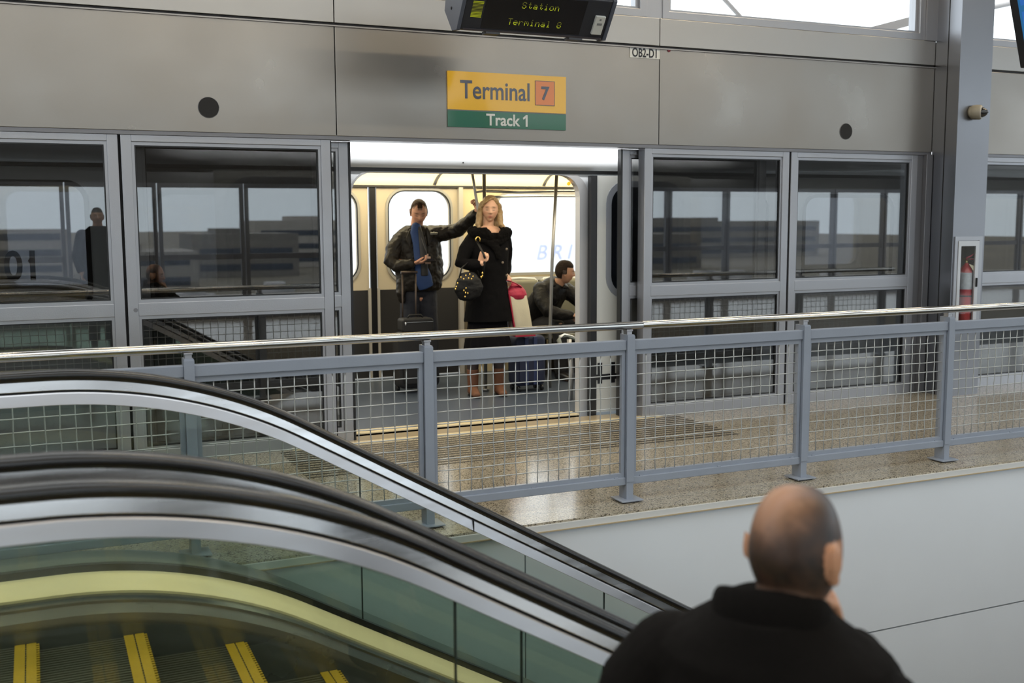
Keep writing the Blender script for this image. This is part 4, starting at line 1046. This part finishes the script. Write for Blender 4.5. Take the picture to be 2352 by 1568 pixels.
# handbag on her forearm and the strap in her fist
t = thing('handbag', 'slouchy black leather handbag with brass studs on the woman\'s forearm', 'handbag', (3.50, 8.77, .88))
leather = P('black_leather', (.004, .0036, .004), .55, 0, .25, coat=0, bump=.25, bscale=40)
m = MB(); m.tube([(3.50, 8.76, .935), (3.49, 8.76, 1.00), (3.49, 8.76, 1.07), (3.49, 8.765, 1.125)], [(.11, .045), (.14, .05), (.115, .042), (.075, .02)], 24, 'round', ref=(1, 0, .1))
bg_ = blob('bag_body', m, .005, leather, t, 2, disp=.012, dsc=.06)
m = MB(); m.tube([(3.40, 8.75, 1.10), (3.43, 8.77, 1.18), (3.50, 8.80, 1.225), (3.57, 8.77, 1.18), (3.59, 8.75, 1.10)], [(.009, .004)]*5, 8); part('carry_strap', m, leather, t)
brass = P('bag_brass', (.80, .55, .16), .25, 1)
m = MB(); rnd = random.Random(5)
for x, z in ((3.395, 1.10), (3.42, 1.085), (3.44, 1.115), (3.465, 1.09), (3.49, 1.085), (3.505, 1.105), (3.475, 1.125), (3.365, 1.05), (3.352, 1.02), (3.345, 1.0), (3.44, 1.005), (3.435, .965), (3.455, .96), (3.43, .93), (3.42, .985)):
    m.ball((x, 8.69+.1*abs(x-3.49), z), (.0065, .005, .009), 10, 6)
part('studs', m, brass, bg_)
t = thing('shoulder_strap', 'black strap with brass buckle held in the woman\'s raised fist', 'strap', (3.61, 8.70, 1.07))
m = MB(); m.tube([(3.575, 8.775, 1.415), (3.585, 8.735, 1.37), (3.605, 8.69, 1.30), (3.615, 8.68, 1.26)], [(.011, .003)]*4, 8, ref=(1, 0, 0)); m.tube([(3.617, 8.695, 1.235), (3.622, 8.74, 1.16), (3.635, 8.765, 1.08)], [(.011, .003)]*3, 8, ref=(1, 0, 0)); part('band', m, leather, t)
m = MB(); m.tube([(3.566, 8.765, 1.408), (3.562, 8.762, 1.43), (3.575, 8.765, 1.447), (3.592, 8.765, 1.447), (3.603, 8.762, 1.43), (3.598, 8.76, 1.408)], .0052, 8); m.ball((3.612, 8.735, 1.13), (.008, .006, .014)); m.ball((3.602, 8.74, 1.095), (.008, .006, .013)); m.ball((3.616, 8.745, 1.105), (.006, .006, .010)); part('buckle', m, brass, t)

# her luggage: dark blue case with the tote tied on top
t = thing('suitcase', 'dark blue upright wheeled suitcase beside the woman\'s boots', 'suitcase', (4.19, 9.05, .003))
navy = P('navy_fabric', (.016, .022, .055), .7, bump=.2, bscale=200)
m = MB(); m.prism(rr(4.035, 4.345, .055, .525, .05), 'y', 8.965, 9.155); cs = part('shell', m, navy, t, .03, seg=3)
m = MB(); m.prism(rr(4.065, 4.315, .09, .36, .03), 'y', 8.945, 8.97); part('front_pocket', m, navy, cs, .01)
m = MB(); m.box(4.12, 4.155, 8.944, 8.966, .07, .515); m.box(4.21, 4.245, 8.944, 8.966, .07, .515); part('piping', m, P('navy_band', (.03, .045, .12), .5), cs)
for x in (4.07, 4.31):
    for y in (8.99, 9.13):
        m = MB(); m.tube([(x-.012, y, .03), (x+.012, y, .03)], .027, 14); part('wheel', m, rubber, t)
m = MB(); m.tube([(3.915, 8.90, 1.03), (3.93, 8.92, .8), (3.985, 9.02, .50), (4.04, 9.07, .42)], .0085, 8); m.tube([(3.895, 8.88, 1.045), (3.935, 8.90, 1.045)], .014, 10); part('pull_handle', m, P('handle_alu', (.62, .63, .66), .3, .8), t)
t = thing('tote_bag', 'cream and red canvas tote standing on the blue suitcase', 'bag', (4.07, 8.92, .53))
cream_c = P('cream_canvas', (.58, .53, .40), .85, bump=.3, bscale=14, nz=.08, nscale=12); red_c = P('red_canvas', (.36, .012, .045), .6, bump=.2, bscale=40)
def lean(m, n0, k=.17, z0=.53):
    for i in range(n0, len(m.v)): v = m.v[i]; m.v[i] = Vector((v.x-(v.z-z0)*k, v.y, v.z))
m = MB(); m.tube([(4.085, 8.93, .545), (4.085, 8.93, .60), (4.085, 8.93, .78), (4.085, 8.93, .90), (4.085, 8.93, .925)], [(.110, .075), (.113, .08), (.113, .08), (.108, .075), (.10, .07)], 28, True, ref=(1, 0, 0)); 
for i, v in enumerate(m.v):   # squarer plan
    dx, dy = (v.x-4.085)/.113, (v.y-8.93)/.08; r_ = max(1e-4, sqrt(dx*dx+dy*dy)); k_ = min(1.22, 1/max(abs(dx)/r_, abs(dy)/r_)); m.v[i] = Vector((4.085+dx*.113*k_*.86, 8.93+dy*.08*k_*.86, v.z))
lean(m, 0); tb = part('canvas_body', m, cream_c, t, .006)
m = MB(); m.tube([(4.085, 8.93, .915), (4.085, 8.93, .95), (4.08, 8.93, .985), (4.07, 8.93, 1.01)], [(.110, .08), (.102, .07), (.070, .045), (.026, .02)], 24, 'round', ref=(1, 0, 0)); lean(m, 0); blob('red_top', m, .005, red_c, t, 2, disp=.008, dsc=.05)
m = MB(); m.box(3.988, 3.998, 8.858, 9.0, .535, .93); m.box(3.985, 4.185, 8.853, 8.865, .535, .550); lean(m, 0, .17); part('red_trim', m, red_c, tb)
m = MB(); m.tube([(3.90, 8.875, 1.055), (3.94, 8.87, 1.045), (4.0, 8.87, 1.02), (4.06, 8.89, .985)], [(.014, .005)]*4, 8); m.tube([(3.90, 8.875, 1.055), (3.885, 8.89, .98), (3.93, 8.93, .92)], [(.012, .005)]*3, 8); part('red_handle', m, red_c, t)

# ---------------------------------------------------------------- man with the phone
mc = V(3.352, 9.665, 1.672); mR = Matrix.Rotation(-.22, 3, 'Z') @ Matrix.Rotation(.42, 3, 'X')
mo = thing('person', 'man in brown leather jacket looking down at a phone, one arm up', 'person', (3.36, 9.75, .003))
m = MB(); add_head(m, mc, mR, 1.0, jaw=.26)
m.tube([(3.352, 9.70, 1.62), (3.355, 9.74, 1.55), (3.36, 9.76, 1.48)], [.056, .058, .075], 18, 'round')
m.tube([(3.20, 9.76, 1.42), (3.36, 9.77, 1.45), (3.53, 9.76, 1.46)], [.05, .065, .05], 16, 'round')
m.tube([(3.36, 9.77, 1.48), (3.37, 9.77, 1.2), (3.37, 9.78, .95), (3.37, 9.78, .88)], [(.14, .07), (.14, .08), (.13, .09), (.12, .08)], 20, 'round', ref=(1, 0, 0))
for hx, fx in ((3.29, 3.26), (3.45, 3.49)): m.tube([(hx, 9.78, .90), (fx, 9.78, .48), (fx, 9.80, .08)], [.085, .06, .04], 16, 'round'); m.tube([(fx, 9.82, .04), (fx-.02, 9.64, .035)], [.035, .03], 12, 'round')
m.tube([(3.20, 9.76, 1.42), (3.11, 9.72, 1.21), (3.25, 9.57, 1.195)], [.05, .042, .03], 14, 'round')
m.tube([(3.54, 9.76, 1.47), (3.72, 9.60, 1.50), (3.80, 9.32, 1.665)], [.05, .042, .03], 14, 'round')
add_hand(m, (3.255, 9.57, 1.197), (.85, -.4, .08), (.05, .15, .9), 1, (.5, .7, .4), 1.02, 0, .5)
add_hand(m, (3.80, 9.315, 1.675), (-.10, -.45, .75), (-.8, -.2, .1), -1, (.8, 1.1, .8), 1.02, 0)
def mhair(q):
    x, y, z = q
    line = .060+.030*g1(x, .02)*0-.02*(1 if abs(x) > .03 else 0)
    top = 1 if (z > .055 and not (y < -.055 and abs(x) > .022)) else 0
    return max(top, 1 if (z > -.035+max(0, -y)*1.2 and y > -.02+.0 and abs(x) > .03) else 0, 1 if (y > .03 and z > -.06) else 0)
blob('body', m, .0042, skin_m2, mo, 2, face_colour(mc, mR, 1, (.64, .33, .22), (.34, .12, .10), (.10, .05, .03), (.07, .04, .025), lambda q: .7*mhair(q)))
def mmask(q):
    x, y, z = q; u = abs(x)
    a = (z-.062)/.02 if y > -.07 or u < .024 else -1
    b = min((y+.035)/.02, (z+.02)/.02) if u > .02 else -1
    c_ = min((y-.03)/.02, (z+.07)/.03)
    return max(a if not (y < -.045 and u > .024) else -1, b, c_)
hair_shell('hair', mc, mR, 1.0, mmask, .009, P('brown_hair', (.045, .024, .015), .7, 0, .15, nz=.4, nscale=140, bump=.4, bscale=300), mo)
jl = P('brown_leather', (.010, .007, .0045), .5, 0, .3, nz=.35, nscale=6, bump=.35, bscale=22)
m = MB()
m.tube([(3.36, 9.775, 1.545), (3.36, 9.775, 1.50), (3.37, 9.775, 1.42), (3.385, 9.78, 1.25), (3.39, 9.78, 1.08), (3.385, 9.78, .955), (3.385, 9.78, .925)], [(.10, .09), (.195, .115), (.228, .132), (.235, .145), (.24, .15), (.225, .145), (.20, .13)], 36, True, ref=(1, 0, 0))
m.tube([(3.20, 9.77, 1.41), (3.12, 9.75, 1.31), (3.085, 9.71, 1.21), (3.13, 9.65, 1.165), (3.235, 9.575, 1.19)], [.082, .078, .074, .066, .050], 18, 'round')
m.tube([(3.51, 9.775, 1.46), (3.63, 9.70, 1.475), (3.72, 9.60, 1.50), (3.77, 9.45, 1.58), (3.795, 9.34, 1.65)], [.088, .078, .068, .060, .048], 18, 'round')
m.tube([(3.20, 9.74, 1.0), (3.175, 9.72, .9), (3.19, 9.72, .84)], [.055, .045, .03], 14, 'round')
jk = blob('leather_jacket', m, .0065, jl, mo, 2, disp=.022, dsc=.06)
m = MB(); m.tube([(3.265, 9.668, 1.50), (3.245, 9.648, 1.42), (3.250, 9.634, 1.35)], [(.012, .012), (.034, .012), (.008, .008)], 12, 'round', ref=(1, 0, 0)); part('collar_flap', m, jl, jk); m = MB(); m.tube([(3.43, 9.665, 1.52), (3.45, 9.648, 1.45), (3.435, 9.634, 1.36)], [(.012, .012), (.036, .012), (.008, .008)], 12, 'round', ref=(1, 0, 0)); part('collar_flap', m, jl, jk)
m = MB(); m.tube([(3.325, 9.665, 1.545), (3.315, 9.652, 1.48), (3.325, 9.628, 1.38), (3.335, 9.617, 1.22), (3.37, 9.615, 1.05), (3.40, 9.625, .965)], [(.045, .03), (.056, .022), (.052, .022), (.050, .022), (.085, .022), (.075, .018)], 18, 'round', ref=(1, 0, 0)); sh = part('shirt', m, P('blue_shirt', (.022, .055, .17), .75, bump=.15, bscale=30, nz=.1), mo)
m = MB(); m.tube([(3.345, 9.640, 1.53), (3.35, 9.618, 1.47), (3.362, 9.600, 1.36), (3.372, 9.592, 1.22), (3.375, 9.590, 1.08)], [(.015, .006), (.022, .006), (.033, .007), (.036, .007), (.036, .007)], 12, 'round', ref=(1, 0, 0)); part('tie', m, P('dark_tie', (.022, .022, .024), .5), sh)
m = MB(); m.tube([(3.335, 9.626, 1.50), (3.37, 9.588, 1.36), (3.40, 9.583, 1.27)], .0025, 6); lan = part('lanyard', m, P('lanyard_grey', (.14, .13, .13), .5), mo)
m = MB(); m.box(3.378, 3.432, 9.578, 9.581, 1.185, 1.255); m.box(3.398, 3.410, 9.577, 9.582, 1.255, 1.28); part('badge', m, P('badge_cream', (.55, .38, .30), .4), lan)
m = MB()
m.ball((3.49, 9.637, 1.475), (.010, .004, .012)); m.ball((3.47, 9.635, 1.474), (.020, .004, .007)); m.ball((3.512, 9.640, 1.474), (.020, .004, .007)); m.box(3.455, 3.525, 9.636, 9.642, 1.460, 1.466)
part('wing_emblem', m, P('emblem_silver', (.42, .41, .36), .3, .8), jk)
m = MB()
for hx, fx in ((3.30, 3.26), (3.46, 3.49)): m.tube([(hx, 9.785, .97), (hx, 9.785, .85), (fx, 9.78, .48), (fx, 9.79, .09)], [.098, .10, .082, .07], 20, True)
m.tube([(3.30, 9.785, .93), (3.46, 9.785, .93)], [.105, .105], 18, 'round')
blob('trousers', m, .007, P('navy_trousers', (.010, .012, .022), .75, bump=.15, bscale=60), mo, 2, disp=.014, dsc=.08)
m = MB(); m.box(3.345, 3.375, 9.665, 9.675, .945, .965); part('belt_buckle', m, P('buckle_bronze', (.3, .22, .12), .35, .8), mo)
for fx in (3.26, 3.49):
    m = MB(); m.tube([(fx, 9.83, .045), (fx-.01, 9.74, .050), (fx-.025, 9.62, .036)], [(.042, .042), (.046, .042), (.038, .030)], 16, 'round', ref=(1, 0, 0)); part('shoe', m, P('black_shoe', (.012, .011, .011), .3), mo)
t = thing('phone', 'dark mobile phone held out in the leather-jacketed man\'s right hand', 'phone', (3.40, 9.53, 1.195))
m = MB(); m.obox((3.395, 9.525, 1.222), (.125, .065, .011), Matrix.Rotation(.05, 3, 'Y') @ Matrix.Rotation(.35, 3, 'X')); part('case', m, P('phone_black', (.008, .008, .009), .2), t, .003)
m = MB(); m.obox((3.395, 9.527, 1.2285), (.105, .052, .0012), Matrix.Rotation(.05, 3, 'Y') @ Matrix.Rotation(.35, 3, 'X')); part('glass_face', m, P('phone_glass', (.02, .02, .03), .05), t)
# his roller case
t = thing('cabin_bag', 'black cabin bag with raised handle standing in front of the man with the phone', 'suitcase', (3.22, 9.40, .003))
bk = P('black_nylon', (.007, .0065, .0075), .65, bump=.2, bscale=180)
m = MB(); m.prism(rr(3.02, 3.42, .05, .565, .06), 'y', 9.32, 9.53); part('shell', m, bk, t, .03, seg=3)
m = MB(); m.prism(rr(3.06, 3.38, .09, .40, .04), 'y', 9.295, 9.33); part('front_pocket', m, bk, t, .012)
m = MB()
for x in (3.125, 3.255): m.tube([(x, 9.52, .5), (x, 9.50, 1.10)], .0075, 8)
m.tube([(3.11, 9.50, 1.115), (3.27, 9.50, 1.115)], .013, 10); part('pull_handle', m, P('handle_brown', (.07, .05, .04), .4, .5), t)
for x in (3.06, 3.38):
    m = MB(); m.tube([(x-.014, 9.50, .033), (x+.014, 9.50, .033)], .03, 14); part('wheel', m, rubber, t)
t = thing('flight_bag', 'small black case strapped on top of the cabin bag, shiny clasp at its left', 'bag', (3.205, 9.40, .57))
m = MB(); m.prism(rr(3.055, 3.36, .572, .70, .03), 'y', 9.31, 9.47); part('shell', m, bk, t, .015, seg=3)
m = MB(); m.tube([(3.13, 9.39, .70), (3.15, 9.39, .725), (3.26, 9.39, .725), (3.28, 9.39, .70)], .009, 8); part('handle', m, bk, t)
m = MB(); m.box(3.07, 3.35, 9.304, 9.31, .665, .668); m.ball((3.085, 9.305, .655), (.009, .005, .016)); part('clasp', m, P('clasp_chrome', (.7, .7, .7), .15, 1), t)

# ---------------------------------------------------------------- seated man
sc_ = V(4.862, 9.60, 1.072); sR = Matrix.Rotation(1.22, 3, 'Z') @ Matrix.Rotation(.10, 3, 'X')
so = thing('person', 'man with short dark hair and black jacket seated inside the train, looking right', 'person', (4.75, 9.75, .003))
m = MB(); add_head(m, sc_, sR, .97, jaw=.26)
m.tube([(4.85, 9.62, 1.03), (4.82, 9.66, .95), (4.79, 9.70, .90)], [.055, .058, .07], 18, 'round')
m.tube([(4.65, 9.67, .89), (4.79, 9.71, .90), (4.93, 9.78, .87)], [.045, .06, .045], 16, 'round')
m.tube([(4.78, 9.71, .91), (4.72, 9.85, .70), (4.68, 9.98, .53)], [(.13, .07), (.13, .08), (.13, .08)], 20, 'round', ref=(.9, .4, 0))
for hx, kx in ((4.62, 4.74), (4.80, 5.02)):
    m.tube([(hx, 9.98, .53), (kx, 9.50, .53), (kx+.02, 9.50, .10)], [.085, .062, .04], 16, 'round'); m.tube([(kx+.02, 9.52, .045), (kx+.04, 9.34, .035)], [.036, .03], 12, 'round')
m.tube([(4.61, 9.66, .90), (4.62, 9.49, .70), (4.82, 9.38, .66)], [.05, .042, .03], 14, 'round')
m.tube([(4.97, 9.76, .88), (5.09, 9.60, .70), (4.98, 9.42, .655)], [.05, .042, .03], 14, 'round')
add_hand(m, (4.815, 9.385, .662), (.85, -.25, -.12), (.15, .2, -.8), 1, (.5, .6, .5), 1.0, 0, .4)
add_hand(m, (4.985, 9.415, .655), (-.8, -.35, -.05), (-.1, .2, -.8), -1, (.5, .7, .5), 1.0, 0, .4)
shair = lambda q: 1 if (q[2] > .052 and q[1] > -.085) or (q[1] > -.012 and q[2] > -.02) or (q[1] > .03 and q[2] > -.07) else 0
blob('body', m, .0042, skin_v, so, 2, face_colour(sc_, sR, .97, (.46, .25, .16), (.30, .12, .10), (.05, .03, .02), (.04, .025, .018), shair))
def smask(q):
    x, y, z = q; u = abs(x)
    return max(min((z-.045)/.02, (y+.088)/.01), min((y+.018)/.01, (z+.018)/.015) if not (u > .065 and abs(y-.01) < .012 and z < .02) else -1, min((y-.03)/.015, (z+.072)/.02))
hair_shell('hair', sc_, sR, .97, smask, .012, P('dark_brown_hair', (.022, .013, .009), .7, 0, .15, nz=.4, nscale=140, bump=.4, bscale=300), so)
jb = P('black_jacket', (.007, .006, .0055), .55, 0, .25, bump=.3, bscale=25)
m = MB()
m.tube([(4.815, 9.665, .985), (4.80, 9.69, .95), (4.78, 9.72, .88), (4.73, 9.84, .72), (4.69, 9.96, .56), (4.69, 9.98, .50)], [(.085, .075), (.15, .10), (.215, .13), (.215, .15), (.20, .16), (.18, .15)], 32, True, ref=(.9, .4, 0))
m.tube([(4.63, 9.67, .90), (4.60, 9.57, .79), (4.62, 9.48, .70), (4.72, 9.42, .665), (4.81, 9.385, .66)], [.082, .076, .07, .06, .047], 18, 'round')
m.tube([(4.96, 9.77, .88), (5.06, 9.67, .78), (5.09, 9.58, .70), (5.04, 9.48, .665), (4.99, 9.425, .655)], [.082, .076, .07, .06, .047], 18, 'round')
jj = blob('jacket', m, .0065, jb, so, 2, disp=.016, dsc=.06)
m = MB(); m.tube([(4.735, 9.60, .945), (4.74, 9.69, 1.00), (4.82, 9.745, 1.005), (4.89, 9.70, .96), (4.87, 9.60, .92)], [(.018, .035)]*5, 12, 'round', ref=(0, 0, .1)); blob('collar', m, .005, jb, jj, 1)
m = MB()
for hx, kx in ((4.62, 4.74), (4.80, 5.02)): m.tube([(hx, 10.0, .53), (hx*.5+kx*.5, 9.74, .54), (kx, 9.50, .53), (kx+.01, 9.48, .45), (kx+.02, 9.50, .10)], [.10, .092, .078, .072, .06], 18, 'round')
blob('trousers', m, .007, P('charcoal_trousers', (.012, .012, .014), .8), so, 2, disp=.01)
for kx in (4.76, 5.04):
    m = MB(); m.tube([(kx, 9.54, .045), (kx+.01, 9.44, .050), (kx+.03, 9.32, .036)], [(.042, .042), (.046, .042), (.038, .030)], 16, 'round', ref=(1, 0, 0)); part('shoe', m, MATS['black_shoe'], so)

# ---------------------------------------------------------------- balding man on the near escalator
stepz = None
for o in E2.children:
    if o.name.startswith('step'):
        xs_ = [v.co.x+E2.location.x for v in o.data.vertices]; zs_ = [v.co.z+E2.location.z for v in o.data.vertices]
        if min(xs_) <= 1.32 <= max(xs_): stepz = max(zs_)
FB = V(1.288, 1.640, 0)                        # where he stands
a_b = radians(-48); rv = V(cos(a_b), sin(a_b), 0); fw = V(-sin(a_b), cos(a_b), 0)      # body: right-hand and forward directions
def bp_(r, f_, z): return V(FB.x, FB.y, 0)+rv*r+fw*f_+V(0, 0, z)
fo = thing('person', 'balding man seen from behind in a black overcoat, hand to his chin, lower right', 'person', (FB.x, FB.y, stepz))
hc = V(1.305, 1.600, .965); hs = 1.10
hR = Matrix.Rotation(radians(-66), 3, 'Z') @ Matrix.Rotation(pi, 3, 'Z') @ Matrix.Rotation(.10, 3, 'X') @ Matrix.Rotation(.03, 3, 'Y')
m = MB(); add_head(m, hc, hR, hs, jaw=.20, nu=96, nv=72)
nk = hc+hR @ V(0, .022, -.07)
m.tube([nk, nk+V(-.005, .01, -.06), bp_(0, 0, .745)], [.060, .058, .065], 20, 'round')
m.tube([bp_(-.18, 0, .70), bp_(0, 0, .73), bp_(.18, 0, .67)], [.05, .065, .05], 16, 'round')
m.tube([bp_(0, 0, .72), bp_(0, 0, .45), bp_(.0, 0, .20)], [(.14, .08), (.15, .10), (.15, .10)], 20, 'round', ref=rv)
hipz = stepz+.80
for s_ in (-1, 1):
    m.tube([bp_(.085*s_, 0, hipz), bp_(.09*s_, .02, stepz+.45), bp_(.09*s_, 0, stepz+.10)], [.09, .065, .042], 16, 'round'); m.tube([bp_(.09*s_, -.02, stepz+.045), bp_(.10*s_, .14, stepz+.035)], [.036, .03], 12, 'round')
m.tube([bp_(-.19, 0, .70), bp_(-.27, .02, .46), bp_(-.24, .12, .25)], [.055, .046, .032], 14, 'round')
elb = bp_(.215, .27, .55); wr = V(1.425, 1.610, .775)
m.tube([bp_(.19, 0, .67), elb, wr], [.055, .046, .031], 14, 'round')
add_hand(m, bp_(-.24, .12, .25), -V(0, 0, 1)+fw*.2, rv, 1, (.3, .4, .3))
add_hand(m, wr, V(-.30, -.08, .90), V(-.75, .35, -.2), -1, (.9, 1.3, .9), 1.05, 0, .6)
def baldness(q, nz=1):
    """1 = full dark fringe, 0 = bare skin"""
    x, y, z = q
    n_ = (noise.noise(Vector((q[0]*28, q[1]*28, q[2]*28)))*.6+noise.noise(Vector(q)*75)*.35)*nz
    low = 1/(1+exp(-(z+.072+.006*n_)/.009))*(1 if y > -.03 else max(0, 1+(y+.03)/.03))
    crown = Vector((x-.014, (y-.052)*.9, (z-.088)*.9)).length
    bare = 1/(1+exp((crown-.058-.022*n_)/.009))
    return max(0, min(1, low*(1-bare*.90)*(.92+.22*n_)))
hcol = (.005, .0045, .005)
def bh(q):
    x, y, z = q
    b = baldness(q)
    if abs(x) > .070 and -.03 < y < .035 and -.05 < z < .03: b *= .0
    if y < -.075: b *= 0
    return max(0, b)**.5*.98
blob('body', m, .0042, vcol('skin_tan', .42, .4, bump=.03, sss=.05), fo, 2, face_colour(hc, hR, hs, (.50, .26, .15), (.35, .14, .12), (.05, .03, .02), hcol, bh))
hair_shell('hair', hc, hR, hs, lambda q: 2.2*(baldness(q, 0)-.72) if not (abs(q[0]) > .058 and -.04 < q[1] < .05 and q[2] < .04) and q[1] > -.05 else -1, .0055, vcol('thin_dark_hair', .6, .3, bump=.3, bscale=260), fo, nu=144, nv=108,
           colour=lambda p: mix((.10, .065, .045), hcol, 1.6*(bh((hR.transposed() @ (p-hc))/hs)-.35)))
oc = P('black_overcoat', (.0065, .0055, .0050), .95, 0, .12, bump=.2, bscale=220)
m = MB()
m.tube([bp_(0, -.045, .868), bp_(0, -.035, .822), bp_(0, -.025, .775), bp_(0, 0, .66), bp_(0, .0, .45), bp_(0, .01, .15), bp_(0, .01, stepz+.42)], [(.090, .085), (.148, .108), (.225, .13), (.262, .15), (.262, .165), (.27, .18), (.29, .20)], 40, True, ref=rv)
m.tube([bp_(-.20, -.0, .715), bp_(-.265, .0, .64), bp_(-.315, .02, .48), bp_(-.30, .08, .34), bp_(-.25, .12, .27)], [.092, .088, .080, .070, .058], 20, 'round')
m.tube([bp_(.20, -.0, .665), bp_(.265, .05, .58), elb+V(0, 0, .0), elb*.55+wr*.45, elb*.25+wr*.75], [.090, .086, .074, .066, .056], 20, 'round')
ov = blob('overcoat', m, .006, oc, fo, 3, disp=.010, dsc=.09)
m = MB(); pts = []; 
for k in range(13):
    a = pi*(.02+.96*k/12); pts.append(bp_(-.100*cos(a)*1.0, -.088*sin(a)-.02, .820+.052*sin(a)**.7))
m.tube(pts, [(.045, .017)]*13, 16, 'round', ref=(0, 0, 1)); 
blob('coat_collar', m, .005, oc, ov, 2)
for s_ in (-1, 1):
    m = MB(); m.tube([bp_(.09*s_, .01, stepz+.55), bp_(.09*s_, .02, stepz+.40), bp_(.09*s_, 0, stepz+.07)], [.085, .08, .068], 18, True); part('trouser_leg', m, MATS['charcoal_trousers'], fo)
    m = MB(); m.tube([bp_(.09*s_, -.045, stepz+.042), bp_(.095*s_, .05, stepz+.045), bp_(.10*s_, .16, stepz+.034)], [(.042, .041), (.045, .041), (.038, .030)], 16, 'round', ref=rv); part('shoe', m, MATS['black_shoe'], fo)

# ---------------------------------------------------------------- bystander next to the camera, seen only as a dark reflection
po_ = thing('person', 'dark figure in a black coat reflected in the left glass panel', 'person', (.78, .12, 0))
pc = V(.78, .10, 1.66); pR = Matrix.Rotation(pi, 3, 'Z')
m = MB(); add_head(m, pc, pR, 1.0)
m.tube([(.78, .10, 1.6), (.78, .08, 1.48)], [.055, .07], 16, 'round'); m.tube([(.60, .08, 1.43), (.78, .08, 1.46), (.96, .08, 1.43)], [.055, .07, .055], 14, 'round')
m.tube([(.78, .08, 1.46), (.78, .08, .9)], [(.16, .09), (.16, .10)], 18, 'round', ref=(1, 0, 0))
for s_ in (-1, 1):
    m.tube([(.78+.09*s_, .08, .9), (.78+.1*s_, .08, .08)], [.09, .045], 14, 'round'); m.tube([(.78+.1*s_, .06, .045), (.78+.11*s_, .22, .04)], [.04, .03], 12, 'round')
    m.tube([(.78+.18*s_, .08, 1.42), (.78+.25*s_, .08, 1.15), (.78+.22*s_, .2, .95)], [.05, .042, .03], 12, 'round'); add_hand(m, (.78+.22*s_, .2, .95), (0, .4, -.8), (-s_, 0, 0), 1, (.3, .4, .3))
blob('body', m, .006, MATS['skin_fair'], po_, 2, face_colour(pc, pR, 1, (.5, .3, .2), (.3, .12, .1), (.05, .03, .02), (.02, .015, .012), shair))
m = MB(); m.tube([(.78, .08, 1.54), (.78, .08, 1.46), (.78, .08, 1.36), (.78, .08, 1.0), (.78, .08, .7)], [(.1, .08), (.19, .1), (.23, .13), (.23, .16), (.25, .17)], 28, True, ref=(1, 0, 0))
for s_ in (-1, 1): m.tube([(.78+.19*s_, .08, 1.42), (.78+.26*s_, .08, 1.15), (.78+.23*s_, .18, .99)], [.08, .07, .055], 14, 'round')
blob('overcoat', m, .008, oc, po_, 2)
m = MB()
for s_ in (-1, 1): m.tube([(.78+.1*s_, .08, .85), (.78+.1*s_, .08, .07)], [.09, .07], 14, True)
part('trousers', m, MATS['charcoal_trousers'], po_)
for s_ in (-1, 1):
    m = MB(); m.tube([(.78+.1*s_, .04, .045), (.78+.11*s_, .24, .038)], [(.045, .042), (.04, .03)], 14, 'round', ref=(1, 0, 0)); part('shoe', m, MATS['black_shoe'], po_)
